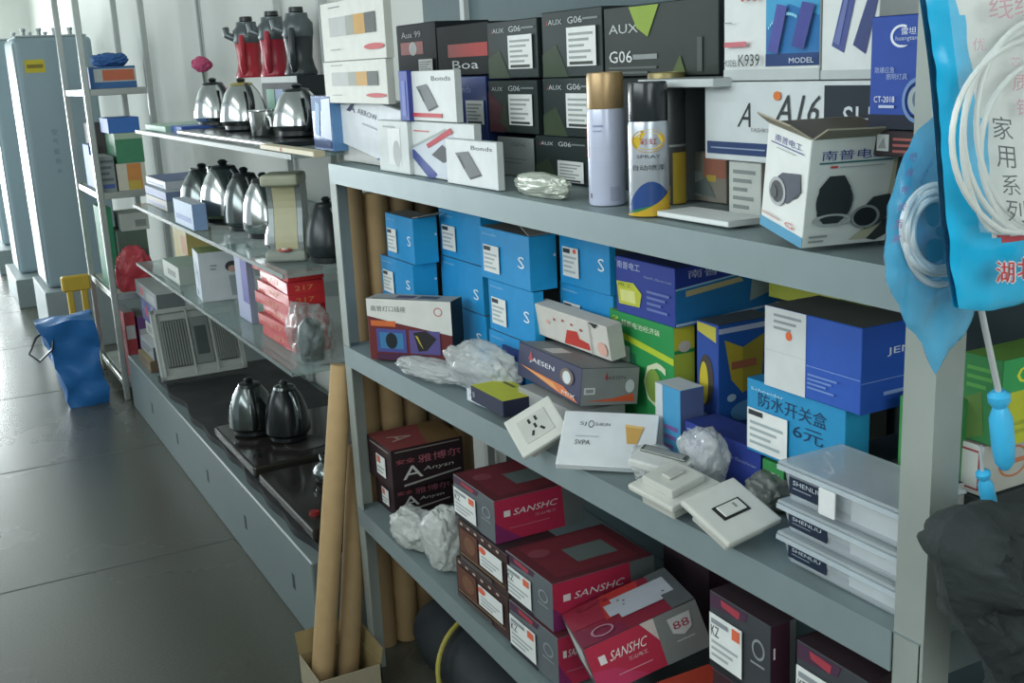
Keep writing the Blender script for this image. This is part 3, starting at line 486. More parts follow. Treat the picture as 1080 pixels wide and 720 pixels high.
carton('price_card', 'white folded card on the middle shelf edge, left of the yellow box', 'card', (pc.x-.004, pc.y, .884), .088, .03, .024, rot=(0, 0, 4), cols=('d6d9e0', 'c8ccd2', 'd0d4da'), F=[('c', .22, .55, .09, .3, 'e2e4e8'), ('t', .15, .42, .14, .3, '899', '55595e'), ('r', .45, .05, 1, .95, 'c5cbe0')])
# crumpled film
def cr_(name, label, cat, px, py, z, s, m_, **k):
    p = at(px, py, z=z); return crumple(name, label, cat, (p.x, p.y, z), s, m_, **k)
GREYF = mat('ccd1cf', .15, 0, .12, alpha=.5, scale=70, bump=1.); WHF = mat('d0d4d0', .25, 0, .15, alpha=.7, scale=70, bump=1.)
cr_('plastic_bag', 'clear crumpled bag of small white parts, right of the white and dark red socket box', 'bag', 455, 398, .882, (.03, .10, .022), GREYF, rz=15, seed=2)
cr_('plastic_bag', 'grey clear bag heaped before the bright blue cartons, behind the price card', 'bag', 510, 410, .882, (.04, .11, .05), GREYF, rz=10, seed=5)
cr_('plastic_bag', 'clear bag with silver strip, lying right of the slim white leaning box', 'bag', 690, 500, .889, (.035, .06, .022), GREYF, rz=-25, seed=8)
cr_('plastic_bag', 'peaked clear bag with an orange fleck, in front of the low deep blue carton', 'bag', 742, 512, .889, (.03, .05, .05), GREYF, rz=-10, seed=11)
cr_('plastic_bag', 'dark crumpled bag beside the clear drawers, behind the black framed switch', 'bag', 812, 535, .890, (.03, .035, .028), mat('6b706c', .3, alpha=.9, bump=.5), seed=14)
p = at(697, 492, z=.925)
t = empty('blister_pack', 'white blister pack with silver top strip, resting on the clear bag', 'pack', p, (R_(6), R_(-10), R_(28)))
mb = MB(); mb.box(-.022, .022, -.042, .042, 0, .014, mat('d3d6d2', .3), .003, seg=2); mb.build('tray', t)
mb = MB(); mb.box(.004, .02, -.036, .036, .0142, .018, mat('6a706c', .2, .6), .001); mb.box(.007, .017, -.031, .031, .018, .0186, mat('a5aaa6', .2, .3)); mb.build('strip', t)
# crumpled red and white pack above navy box
carton('paper_pack', 'creased white pack with red blobs, behind the navy and grey long box', 'pack', (1.0, Yat(645, 1.0, 1.0), 1.0), Yat(567, 1.0, 1.0)-Yat(645, 1.0, 1.0), .03, .062, rot=(0, -8, 0), cols=('cfccc4', 'c9c6c0', 'c5c2ba'),
       F=[('p', [(.40, .05), (.46, .5), (.60, .55), (.62, .35), (.74, .3), (.75, .1)], 'c04038'), ('c', .2, .55, .03, .07, 'd8b0a0'), ('c', .3, .7, .015, .04, 'b04a40'), ('c', .42, .75, .015, .04, 'b04a40'), ('c', .54, .72, .015, .04, 'b04a40'), ('c', .66, .65, .015, .04, 'b04a40'), ('p', [(.78, 1), (.85, .85), (.9, 1)], '2c2f30'), ('c', .92, .3, .06, .2, 'dcae9e'), ('p', [(.78, 0), (.79, 0), (.79, 1), (.78, 1)], '9a9690')])

# small navy box under jaesen
B('nvy', 'carton', 'small navy carton with white label, left end of the navy and grey long box', .985, 531, 552, z=.88, shelf=zmid, h=.08, d=.04, cols=('2b4488', '27407c', '3a4a70'), st=[('F', .1, .2, .7, .85, stk())])
# clear drawers
def drawer(label, z, k, h=.034):
    x, L, Rr = .868, 822-k*2, 945; y0 = Yat(Rr, x, .93); y1 = Yat(826, x, .93); w = y1-y0; d = .092
    t = empty('clear_drawer_box', label, 'box', (x, y0, z))
    PL = mat('d4dde2', .15, 0, .04, alpha=.32); mb = MB(); i = .006
    # tapered tub walls
    ob = [(i, i), (d-i, i), (d-i, w-i), (i, w-i)]; ot = [(0, 0), (d, 0), (d, w), (0, w)]
    inn = lambda ps, q: [(px_+(q if px_ < d/2 else -q), py_+(q if py_ < w/2 else -q)) for px_, py_ in ps]
    vb = [(a, b_, 0) for a, b_ in ob]+[(a, b_, h) for a, b_ in ot]+[(a, b_, .002) for a, b_ in inn(ob, .0015)]+[(a, b_, h) for a, b_ in inn(ot, .0015)]
    fs = [[3, 2, 1, 0], [8, 9, 10, 11]]
    for j in range(4):
        n = (j+1) % 4; fs += [[j, n, 4+n, 4+j], [8+n, 8+j, 12+j, 12+n], [4+j, 4+n, 12+n, 12+j]]
    mb.add(vb, fs, PL); mb.build('tub', t)
    mb = MB(); mb.box(-.006, d+.006, -.006, w+.006, h, h+.005, mat('c0cace', .2, 0, .04, alpha=.5), .002); mb.box(-.006, -.003, -.006, w+.006, h-.006, h, mat('c5d0d6', .2, alpha=.7)); ld = mb.build('lid', t)
    mb = MB(); mb.box(-.0012+i*.5, i*.5, w*.60, w*.96, h*.22, h*.80, mat('222c3e', .4))
    decals(mb, [('t', .12, .50, .75, .22, 'SHENLIU', 'b9c4cc'), ('r', .12, .3, .6, .36, '7d8a98')], lambda u, v, o_: (-.0016+i*.5-o_, w*.96-(w*.36)*u, h*.22+h*.58*v)); mb.build('label_sticker', t)
    mb = MB(); mb.box(.012, .016, w*.06, w*.45, .003, h*.88, mat('d9dcd9', .5)); mb.box(.02, .08, w*.1, w*.9, .003, h*.5, mat('aab0b4', .5), .003); mb.build('paper_insert', t)
zd = .8945
for k, lb in enumerate(('clear plastic drawer box with navy label, bottom of its stack of three', 'clear plastic drawer box with navy label, middle of its stack of three', 'clear plastic drawer box with navy label, topmost of its stack of three')):
    drawer(lb, zd, k, (.034, .034, .044)[k]); zd += .0402
carton('paper_slip', 'white paper slip folded over the front of the topmost clear drawer box', 'paper', (.8590, .875, .982), .026, .0012, .032, cols=('d9dcdb', 'd9dcdb', 'd9dcdb'))
# ================================================================== BOTTOM SHELF
DB = '33201f'
def abox(key, label, x, L, R, z=None, h=.095, e=490, shelf=None, **kw):
    return B(key, 'carton', label, x, L, R, z=z, h=h, e=e, shelf=shelf, cols=('38272a', '2e2124', '6e3a36'), group='dark brown cartons with large white letter',
      E=[('l', .05, .90, .95, .97, 1, '8a7f78'), ('t', .06, .62, .26, .12, '安全', 'b8606c'), ('t', .36, .56, .60, .20, '雅博尔', 'b86a78'), ('t', .14, .22, .28, .32, 'A', 'd6d2cc'), ('t', .42, .32, .42, .13, 'Anysn', 'c9c4bd', .15), ('p', [(.15, .10), (.95, .24), (.95, .20), (.15, .05)], 'a9a49c')],
      T=[('p', [(0, 0), (1, 0), (1, .5), (0, .7)], '7c3a3c'), ('p', [(0, .7), (1, .5), (1, 1), (0, 1)], '6e5638'), ('t', .35, .15, .3, .3, 'A', 'a08a80')],
      F=[('l', .1, .85, .9, .95, 1, '8a7f78')], st=[('F', .42, .22, .78, .72, [('r', .1, .6, .5, .95, 'c8705a'), ('l', .1, .1, .9, .5, 2, '9aa09c')])], **kw)
abox('ab2', 'dark maroon carton with large white letter, lower of its pair', .90, 398, 417, z=.45, shelf=zbot, h=.080, e=478)
abox('ab1', 'dark maroon carton with large white letter, upper of its pair, far end of bottom shelf', .885, 390, 415, z=LOG['ab2']['top']+.001, h=.100, e=490)
def sans(key, label, x, L, R, z=None, shelf=None, top=None, h=None, e=None, d=.15, dark=False, **kw):
    g = '5f666a' if not dark else '3d4044'; rd = 'b02c4a' if not dark else '3f2230'
    return B(key, 'red_carton', label, x, L, R, z=z, shelf=shelf, top=top, h=h, e=e, d=d, cols=(g, rd, '59282f' if not dark else '35292e'), group='grey and red cartons on the bottom shelf',
      F=[('p', [(.02, .98), (.65, .98), (.6, .85), (.02, .80)], '4a3044'), ('p', [(.2, .96), (.52, .94), (.5, .84), (.22, .88)], 'a03c48'), ('o', .82, .62, .10, .13, .25, '8a9094'), ('l', .70, .40, .92, .46, 1, '8a9094'), ('p', [(.02, 0), (.6, 0), (.6, .06), (.02, .10)], '25282c')],
      E=[('p', [(0, 0), (.30, 0), (.1, .3), (0, .5)], '7d2a5e' if not dark else '3a2035'), ('p', [(.75, 1), (1, 1), (1, 0), (.78, 0)], '666c6c'), ('r', .10, .58, .17, .72, 'dfd8da')]+([('t', .20, .58, .48, .14, 'SANSHC', 'e0d6d8', .15), ('t', .44, .44, .24, .06, '三山电工', 'c8a8b0'), ('l', .15, .28, .6, .32, 1, 'b86a80')] if not dark else []),
      T=[('p', [(.05, .1), (.9, .1), (.9, .9), (.05, .9)], '6a2c34'), ('r', .35, .4, .7, .8, '5f6a68'), ('c', .3, .2, .1, .1, '7a4048')] if not dark else (),
      st=[('F', .04, .12, .58, .74, [('t', .06, .55, .25, .22, 'KZ', '3a3f42'), ('l', .08, .08, .9, .5, 3, 'a5abac'), ('r', .72, .72, .95, .95, 'd9694a'), ('r', .08, .82, .6, .92, '8a9094')])], **kw)
def brown(key, label, x, L, R, z=None, h=.1, shelf=None, d=.12):
    return B(key, 'carton', label, x, L, R, z=z, h=h, shelf=shelf, d=d, cols=('3f2c2a', '2c2224', '33282a'), group='dark brown cartons with star border',
      F=[('c', .08+.15*i, .93, .03, .03, 'b9a89a') for i in range(6)]+[('p', [(.05, .30), (.42, .25), (.42, .85), (.05, .85)], '5f3a2c'), ('r', .05, .22, .95, .24, '9a8058'), ('c', .26, .55, .12, .2, '74503c'), ('r', .05, .06, .7, .16, '4f4a48')],
      st=[('F', .48, .32, .92, .80, [('c', .15, .8, .16, .16, 'd8644a'), ('l', .1, .1, .9, .6, 3, 'a5abac')])])
brown('br2', 'dark brown carton with dotted border, lower of two, on the bottom shelf rail', .862, 483, 538, z=.43, shelf=zbot, h=.088)
brown('br1', 'dark brown carton with dotted border, upper of two, under the red and grey carton', .862, 485, 537, z=LOG['br2']['top']+.001, h=.090)
sans('sa1', 'grey and red carton with white lettering, highest and farthest of the red cartons', .866, 480, 523, z=LOG['br1']['top']+.001, h=.087, e=616)
sans('sa3', 'grey and purple carton at the rail, beneath the second red and grey carton', .862, 539, 590, z=.43, shelf=zbot, h=.098, e=640)
sans('sa2', 'grey and red carton with plug drawing on its maroon top, above the purple one', .866, 535, 584, z=LOG['sa3']['top']+.001, h=.092, e=690)
# red base carton, tilted big carton
carton('red_carton', 'orange red carton lying flat beneath the tilted red carton', 'box', (.895, 1.12, .4215), .18, .20, .125, cols=('8c3028', '8c3028', 'b0402e'))
B('bk1', 'carton', 'dark maroon carton standing at the back behind the tilted red carton', 1.16, 700, 748, z=.44, top=590, d=.1, cols=('33262e', '402632', '2c2a2e'))
carton('red_carton', 'large tilted red and grey carton with socket picture on top, biggest on the bottom shelf', 'box', (.852, 1.374, .503), .165, .20, .085, (-7.7, -17.5, -16), cols=('4a5052', 'b8304a', '7c2436'), group='grey and red cartons on the bottom shelf',
  F=[('p', [(.1, .9), (.9, .9), (.9, .3), (.3, .2)], 'c0c4c2'), ('c', .8, .5, .06, .15, 'c8644a')],
  E=[('p', [(0, 0), (.45, 0), (.2, .4), (0, .5)], 'c03a62'), ('p', [(.50, 1), (.62, 1), (.62, .5)], 'cfc4c0'), ('p', [(.62, 1), (1, 1), (1, 0), (.60, 0)], '7f8684'), ('r', .09, .56, .15, .74, 'e8dfe0'), ('t', .17, .56, .32, .19, 'SANSHC', 'eae0e2', .2), ('t', .32, .42, .17, .08, '三山电工', 'e0c8cc'), ('l', .2, .22, .5, .27, 1, 'd890a0'), ('p', [(.72, .86), (.92, .86), (.90, .55), (.82, .45), (.73, .55)], 'c5c9c8'), ('t', .75, .60, .14, .16, '88', 'a03a50'), ('l', .74, .34, .9, .40, 1, 'b5b9b8')],
  T=[('p', [(0, 1), (0, .55), (1, .30), (1, 0), (1, .62), (.1, 1)], '7c2436'), ('r', 0, 0, .55, .62, '8c2a3c'), ('p', [(0, .35), (0, .72), (.5, .66), (.62, .3)], 'a83430'), ('p', [(.55, 0), (1, 0), (1, .4), (.8, .4)], '74243e'), ('r', 0, .80, 1, 1, '54595a'), ('t', .08, .12, .1, .3, 'S', '7c2436'), ('p', [(.20, .42), (.20, .92), (.62, .92), (.62, .80), (.72, .80), (.72, .42), (.60, .42), (.60, .34), (.30, .34), (.30, .42)], 'aab0b8'), ('c', .30, .48, .015, .012, '3a3f42'), ('c', .36, .52, .015, .012, '3a3f42'), ('c', .45, .50, .012, .012, '3a6a62'), ('c', .55, .84, .015, .012, '3a3f42'), ('o', .82, .22, .12, .10, .2, 'a87a88')])
for yy, ww, lb in ((.95, .155, 'first'), (.785, .15, 'second')):
    carton('carton', 'plain dark maroon carton at the bottom right, %s from the orange red carton' % lb, 'box', (.866, yy, .4165), ww, .2, .265, cols=('3a2228', '2c2024', '3a2a2c'))
sans('sd1', 'dark grey carton with orange dotted label, first right of the tilted red carton', .866, 748, 812, z=.684, h=.113, e=838, dark=True)
sans('sd2', 'dark grey carton with orange dotted label, nearest the near post on bottom shelf', .866, 838, 912, z=.684, h=.118, e=950, dark=True)
B('sd3', 'carton', 'grey carton with bright green round mark, on the dark carton under the middle rail', .95, 768, 822, z=LOG['sd1']['top']+.001, h=.035, e=840, cols=('4c4f4e', 'c5c6c0', '5a5d5a'), F=[('c', .35, .45, .14, .35, '48a84a'), ('r', .6, .3, .98, .7, '3a4248')])
cr_('plastic_bag', 'clear crumpled bag of white parts on the bottom shelf, below the dark maroon cartons', 'bag', 440, 575, .449, (.045, .07, .05), WHF, rz=10, seed=21)
cr_('plastic_bag', 'clear bag of white parts touching the dark brown cartons, bottom shelf', 'bag', 470, 596, .449, (.04, .055, .075), WHF, rz=10, seed=24)
# ================================================================== UNDER THE SHELF
DK = mat('2a2f33', .6, 0, .25, scale=15, bump=.4)
def roll(label, p0, p1, r, seed):
    mb = MB(); N = 16; pts = []; rs = []
    for i in range(N+1):
        q = i/N; p = Vector(p0).lerp(Vector(p1), q); pts.append(p+Vector((0, 0, .012*noise.noise(Vector((q*4, seed, 0)))))); rs.append(r*(.92+.12*noise.noise(Vector((q*5, seed, 3)))) * (.8 if i in (0, N) else 1))
    mb.tube(pts, rs, DK, 18); return tag(mb.build('wrapped_roll'), label, 'roll', 'dark wrapped rolls under the shelf')
roll('dark wrapped roll on the floor under the shelf, with a yellow strap across it', (1.02, 2.42, .11), (1.0, .95, .11), .10, 1)
roll('dark wrapped roll lying behind the strapped roll under the shelf', (1.2, 2.35, .13), (1.2, 1.0, .13), .09, 5)
roll('dark wrapped roll resting on top of the other two under the shelf', (1.10, 2.40, .275), (1.115, .95, .275), .08, 9)
mb = MB(); c = Vector((1.015, 2.22, .11)); mb.tube([c+Vector((-.112*math.cos(R_(a)), -.05+.0006*a, .112*math.sin(R_(a)))) for a in range(-60, 140, 10)], .006, mat('b0a850', .5), 8)
tag(mb.build('strap'), 'yellow strap wrapped over the dark roll under the shelf', 'strap')
CB = mat('9c8360', .8, 0, .12); CBL = mat('bd9f74', .75, 0, .12); CBD = mat('6f604a', .8)
# tubes
def tubeo(label, p0, p1, r, m_):
    mb = MB(); mb.tube([p0, Vector(p0).lerp(Vector(p1), .5), p1], r, m_, 18); return tag(mb.build('cardboard_tube'), label, 'tube', 'brown tubes standing at the shelf end')
tubs = [(.935, .935, 'first brown tube right of the far post, behind the shelf end', CB), (1.0, 1.0, 'second brown tube right of the far post, behind the shelf end', CBL), (1.065, 1.065, 'third brown tube right of the far post, behind the shelf end', CB), (1.13, 1.13, 'fourth brown tube right of the far post, behind the shelf end', CBD), (1.195, 1.195, 'fifth brown tube right of the far post, behind the shelf end', CB)]
for i, (xa, xb, lb, m_) in enumerate(tubs): tubeo(lb, (xa, 2.60, .001), (xb, 2.60, 1.235-.03*(i % 2)), .0322, m_)
# two leaning tubes in the open carton
fb = lambda px, py, z: at(px, py, z=z)
tubeo('pale brown tube leaning outside the far post, leftmost one', (.716, 2.485, .006), (.862, 2.548, .80), .028, CBL)
tubeo('brown tube leaning outside the far post, right of the leftmost one', (.787, 2.488, .006), (.892, 2.562, .58), .028, CB)
bx = empty('open_carton', 'open low cardboard box holding the feet of the leaning tubes', 'box', (.678, 2.375, 0.001))
def wallq(nm, x0, x1, y0, y1, z0, z1, m_):
    mb = MB(); mb.box(x0, x1, y0, y1, z0, z1, m_, .001); mb.build(nm, bx)
bw, bl, bh = .160, .158, .075
mb = MB(); BO = mat('a89e86', .8); BI = mat('8f7e58', .8)
mb.box(0, bw, 0, .003, 0, bh, BO); mb.box(0, .003, 0, bl, 0, bh, BO); mb.box(bw-.003, bw, 0, bl, 0, bh, BI); mb.box(0, bw, bl-.003, bl, 0, bh, BI); mb.build('box_walls', bx)
for v in ([(0, bl, bh), (bw, bl, bh), (bw+.0, bl+.02, bh+.05), (0, bl+.02, bh+.05)], [(bw, 0, bh), (bw, bl, bh), (bw+.008, bl, bh+.045), (bw+.008, 0, bh+.04)]):
    mb = MB(); n = Vector((0, 0, .0015)); mb.add([Vector(q)+n for q in v]+[Vector(q)-n for q in v], [[0, 1, 2, 3], [7, 6, 5, 4], [0, 4, 5, 1], [1, 5, 6, 2], [2, 6, 7, 3], [3, 7, 4, 0]], BI); mb.build('flap', bx)
# ================================================================== HANGING THINGS AT NEAR POST
def pillow(mb, outl, y, t, m_, rings=14, amp=0., seed=0, both=True):
    pts = [at(a, b_, y=y) for a, b_ in outl]; N = len(pts); c = sum(pts, Vector())/N
    for sg in ((-1, 1) if both else (-1,)):
        vs = []; 
        for i in range(rings+1):
            q = i/rings
            for p in pts:
                w_ = p.lerp(c, q); bul = math.sqrt(max(0, 1-(1-q)**2))*t
                nz = amp*(noise.fractal(w_*14+Vector((seed, 0, sg)), .9, 2, 4)) * min(1, q*4)
                vs.append(w_+Vector((0, sg*bul+nz*sg, 0)))
        fs = [[i*N+k, i*N+(k+1) % N, (i+1)*N+(k+1) % N, (i+1)*N+k] for i in range(rings) for k in range(N)]
        mb.add(vs, fs, m_, True)
def dense(o, n=4, wob=0):
    r_ = []
    for i in range(len(o)):
        a, b_ = o[i], o[(i+1) % len(o)]
        for k in range(n): q = k/n; r_.append((a[0]+(b_[0]-a[0])*q+random.uniform(-wob, wob), a[1]+(b_[1]-a[1])*q+random.uniform(-wob, wob)))
    return r_
# clear blue bag
yb = YN-.035
bag = empty('cable_bag', 'translucent light blue bag holding a white coil, hanging on the near post', 'bag', at(985, 130, y=yb))
def inpar(mb, name, par):
    o = mb.build(name, par); o.matrix_parent_inverse = Matrix.Translation(par.location).inverted(); return o
BF = mat('58b4dc', .15, 0, .15, alpha=.72, scale=25, bump=.5)
mb = MB(); pillow(mb, dense([(990, 118), (968, 138), (950, 172), (938, 215), (934, 262), (936, 300), (948, 322), (958, 345), (972, 362), (986, 394), (1000, 372), (1018, 352), (1030, 318), (1034, 230), (1030, 150)], 4, 1.2), yb, .014, BF, amp=.01, seed=3); inpar(mb, 'bag_film', bag)
mb = MB()
ctr = at(996, 240, y=yb-.006)
def ringpts(px, py, rx, ry, yy, n=40, ph=0): return [at(px+rx*math.cos(2*math.pi*k/n), py+ry*math.sin(2*math.pi*k/n), y=yy+.002*math.sin(5*2*math.pi*k/n+ph)) for k in range(n)]
WCB = mat('c8d2d6', .35)
for i, (rx, ry, yy) in enumerate(((38, 47, yb-.016), (33, 42, yb-.018), (28, 37, yb-.019), (35, 52, yb-.014))): mb.tube(ringpts(990, 242+i*2, rx, ry, yy, ph=i), .0032, WCB, 8, closed=True)
inpar(mb, 'cable_coil', bag)
mb = MB()
for px, py, a_, b_ in ((984, 226, 8, 13), (1004, 252, 12, 10), (986, 264, 10, 13), (994, 244, 7, 6)):
    P = lambda u, v, o_: at(px+u, py+v, y=yb-.021)
    mb.add([at(px+a_*math.cos(2*math.pi*k/20), py+b_*math.sin(2*math.pi*k/20), y=yb-.0215+.0002*a_) for k in range(20)], [list(range(20))], mat('3f8ca8', .4))
for i, (px, py) in enumerate([(962, 165), (958, 182), (954, 200), (950, 218), (947, 236), (944, 252)]):
    g = text_geo('绝缘电线阻燃'[i]); mb.add([at(px+8*(a-.5)+3*b_, py-9*(b_-.5), y=yb-.019) for a, b_ in g[0]], g[1], mat('a878a8', .5))
g = text_geo('www.cable'); mb.add([at(972+26*a-3*b_+0, 196-50*a-7*b_, y=yb-.020) for a, b_ in g[0]], g[1], mat('5a8ab8', .5))
inpar(mb, 'bag_print', bag)
# cyan bag
yc = YN-.10
bag = empty('cable_bag', 'bright cyan edged bag with vertical black characters and white cable coil', 'bag', at(1080, 0, y=yc))
CY = mat('1fb2e2', .2, 0, .12, scale=18, bump=.5); WH = mat('dcdeda', .3, 0, .06, scale=18, bump=.3)
NU, NV = 44, 60
mb = MB(); q_ = []
def edgeL(v): return 972+ v*26 + 5*math.sin(v*5) + (18*v*v)     # left edge pixel from top to bottom
for side in (0, 1):
    base = []
    for j in range(NV+1):
        v = j/NV; yl = -30+355*v
        for i in range(NU+1):
            u = i/NU; xl = edgeL(v); px = xl+(1190-xl)*u; py = yl+4*math.sin(u*9)*v-10*u
            bul = .018*(max(0, math.sin(math.pi*u))**.5)*(max(0, math.sin(math.pi*min(1, v*1.0)))**.4)
            p = at(px, py, y=yc); p.y += -bul+.003*noise.noise(Vector((u*9, v*12, 3))) if side == 0 else bul+.006; base.append((p, px, py))
    vs = [b_[0] for b_ in base]; fc = {0: [], 1: [], 2: []}
    for j in range(NV):
        for i in range(NU):
            a = j*(NU+1)+i; px, py = base[a][1], base[a][2]
            k = 0
            el = edgeL(j/NV)
            lim = 262+(px-1035)*.10-10
            if px > el+24+ (8 if py > 120 else 0) and py < lim-8: k = 1
            if px > 1034 and lim-12 < py < lim-4: k = 2
            fc[k].append([a, a+1, a+NU+2, a+NU+1])
    for k, m_ in ((0, CY), (1, WH), (2, mat('c0404c', .3))):
        if fc[k]: mb.add(vs, fc[k], m_, True)
inpar(mb, 'bag_film', bag)
mb = MB()
for i, (cx_, cy_, rx, ry) in enumerate(((1110, 150, 95, 128), (1104, 140, 88, 112), (1112, 160, 78, 98), (1100, 130, 70, 110), (1108, 148, 104, 110))):
    pts = [at(cx_+rx*math.cos(2*math.pi*k/48), min(245, cy_+ry*math.sin(2*math.pi*k/48)), y=yc-.027-.001*i) for k in range(48)]
    mb.tube(pts, .0024, mat('d6d8d4', .3), 8, closed=True)
inpar(mb, 'cable_coil', bag)
mb = MB()
for i, (ch, px, py, s_) in enumerate((('家', 1046, 122, 21), ('用', 1050, 153, 20), ('系', 1056, 183, 19), ('列', 1061, 210, 20))):
    g = text_geo(ch); mb.add([at(px+s_*a+.10*s_*(1-b_), py+s_*1.15*(1-b_)+2*a, y=yc-.034) for a, b_ in g[0]], g[1], mat('2c2f30', .5))
inpar(mb, 'bag_print', bag); mb = MB()
for i, (ch, px, py) in enumerate((('湖', 1051, 276), ('北', 1073, 272), ('电', 1095, 270))):
    g = text_geo(ch)
    for dx, dy, yy, c_ in [(-1.6, 0, .0335, 'd8d6d6'), (1.6, 0, .0336, 'd8d6d6'), (0, -1.6, .0337, 'd8d6d6'), (0, 1.6, .0338, 'd8d6d6'), (0, 0, .0345, 'c83a44')]:
        mb.add([at(px+dx+19*a, py+dy+22*(1-b_), y=yc-yy) for a, b_ in g[0]], g[1], mat(c_, .4))
inpar(mb, 'red_print', bag); mb = MB()
for px, py, s_, ch in ((1043, -6, 26, '线'), (1070, -8, 26, '缆'), (1026, 40, 14, '优'), (1068, 78, 18, '质'), (1072, 104, 18, '铜'), (1066, 60, 10, '芯')):
    g = text_geo(ch); mb.add([at(px+s_*a, py+s_*(1-b_), y=yc-.0262) for a, b_ in g[0]], g[1], mat('d09aa4', .4))
inpar(mb, 'pink_print', bag)
mb = MB(); pf = [(1000, 0), (1190, -15), (1190, 245), (1100, 250), (1034, 245), (1022, 180)]
mb.add([at(a, b_, y=yc-.0355) for a, b_ in pf], [list(range(6))], FILMC); inpar(mb, 'clear_window', bag)
# bag hooks on the post
mb = MB(); p = at(985, 118, y=yb); mb.tube([(X0+.02, YN+.002, p.z+.012), (X0+.02, YN-.03, p.z+.012), (p.x, p.y, p.z+.012), (p.x, p.y, p.z-.004)], .0018, CHROMED, 8)
tag(mb.build('wire_hook'), 'small wire hook carrying the light blue bag on the near post', 'hook')
# screwdrivers
def screwdriver(label, top, mid, bot, y, rs, rh):
    t = empty('screwdriver', label, 'screwdriver', at(*mid, y=y)); a, m_, b_ = at(*top, y=y), at(*mid, y=y), at(*bot, y=y)
    mb = MB(); mb.tube([a, m_], rs, mat('c9cdce', .3, .3), 10); inpar(mb, 'shaft', t)
    mb = MB(); qs = [0, .05, .12, .2, .35, .7, .9, 1]; rr_ = [.55, .95, .95, .6, 1, 1, .85, .4]; mb.tube([m_.lerp(b_, q) for q in qs], [rh*k for k in rr_], mat('43b4e4', .3), 10); inpar(mb, 'handle', t)
screwdriver('screwdriver with light blue handle and steel shaft, the larger, hanging head down', (1033, 318), (1053, 412), (1060, 494), YN-.04, .0032, .0115)
screwdriver('smaller screwdriver with light blue handle, below the larger one', (1034, 470), (1036, 496), (1046, 540), YN-.02, .002, .008)
# dark coat
mb = MB(); CT = mat('2f3535', .85, 0, .25, scale=60, bump=1.)
pillow(mb, dense([(1002, 548), (1022, 534), (1046, 528), (1080, 532), (1130, 535), (1200, 545), (1215, 650), (1200, 790), (1110, 800), (1068, 770), (1050, 715), (1022, 672), (1004, 640), (994, 606), (989, 572)], 5, 1.5), YN-.10, .045, CT, rings=20, amp=.05, seed=6)
tag(mb.build('dark_coat'), 'dark grey crumpled coat hanging over the near end of the shelf', 'coat')
# ================================================================== GLASS DISPLAY UNIT (farther along the wall)
XG, GY0, GY1 = .77, 2.66, 5.36
gu = empty('glass_display_unit', 'glass shelved display stand with kettles on a blue grey base, along the wall', 'display stand', (XG, GY0, 0))
def WG(mb, n): return W2(mb, n, gu)
mb = MB(); BASE = mat('727f80', .45, 0, .06, scale=6)
mb.box(XG, XW-.01, GY0+.0, GY1, 0, .25, BASE, .004)
for y in (2.85, 3.35, 3.85, 4.35, 4.85): mb.box(XG-.0006, XG+.001, y-.012, y+.012, .10, .145, mat('2f3a40', .6))
WG(mb, 'base')
for z in (1.32, 1.02, .77):
    g0 = 2.50 if z > 1.3 else GY0; g1 = {1.32: 4.42, 1.02: 4.68, .77: 4.78}[z]
    mb = MB(); mb.box(XG, XW-.012, g0, g1, z-.010, z, GLASS, .001)
    mb.box(XG-.002, XG, g0, g1, z-.011, z+.001, mat('4f605d', .5), 0); WG(mb, 'glass_shelf')
for y in (2.72, Yat(336, 1.33, 1.7), 4.38):
    mb = MB(); mb.box(XW-.035, XW-.012, y-.012, y+.012, .25, 1.9, mat('b9bfbc', .5), .001)
    for z in (1.31, 1.01, .76): mb.add([(XW-.035, y-.003, z), (XG+.1, y-.003, z), (XW-.035, y-.003, z-.06), (XW-.035, y+.003, z), (XG+.1, y+.003, z), (XW-.035, y+.003, z-.06)], [[0, 1, 2], [5, 4, 3], [0, 3, 4, 1], [1, 4, 5, 2], [2, 5, 3, 0]], CHROMED)
    WG(mb, 'upright')
def gy(px, x, z): return Yat(px, x, z)
def kettle(label, px, x, z, r, top, metal=CHROME, side=-1, spout=True, hm=BLACK, group='steel kettles on the glass shelves', lidm=None, dist=None):
    y = gy(px, x, z) if dist is None else dist; h = Zat(top, x, y)-z; h = min(max(h, r*1.2), r*2.7)
    t = empty('kettle', label, 'kettle', (x, y, z), (0, 0, R_(random.uniform(-15, 15))), group)
    mb = MB(); mb.lathe([(r*.7, 0), (r*.82, .004), (r*.82, .016), (r*.75, .018)], BLACK); mb.build('base', t)
    mb = MB(); mb.lathe([(r*.86, .018), (r, .03), (r*.99, h*.30), (r*.90, h*.52), (r*.72, h*.72), (r*.52, h*.84), (r*.48, h*.86)], metal); mb.build('body', t)
    mb = MB(); mb.lathe([(r*.50, h*.86), (r*.44, h*.90), (r*.16, h*.92)], lidm or hm); ld = mb.build('lid', t)
    mb = MB(); mb.lathe([(r*.14, h*.92), (r*.2, h*.965), (r*.1, h)], hm, 16); mb.build('lid_knob', ld)
    mb = MB(); pts = []
    for k in range(13):
        a = R_(75-150*k/12); pts.append((side*0, -(r*.62+r*.75*math.cos(a)), h*.50+h*.36*math.sin(a)))
    mb.tube(pts, [r*.13]*13, hm, 10); mb.build('handle', t)
    if spout:
        mb = MB(); mb.tube([(0, r*.6, h*.60), (0, r*.95, h*.72), (0, r*1.15, h*.86)], [r*.26, r*.18, r*.10], metal, 12); mb.build('spout', t)
    return t
DST = mat('6f7675', .18, .9, .05)
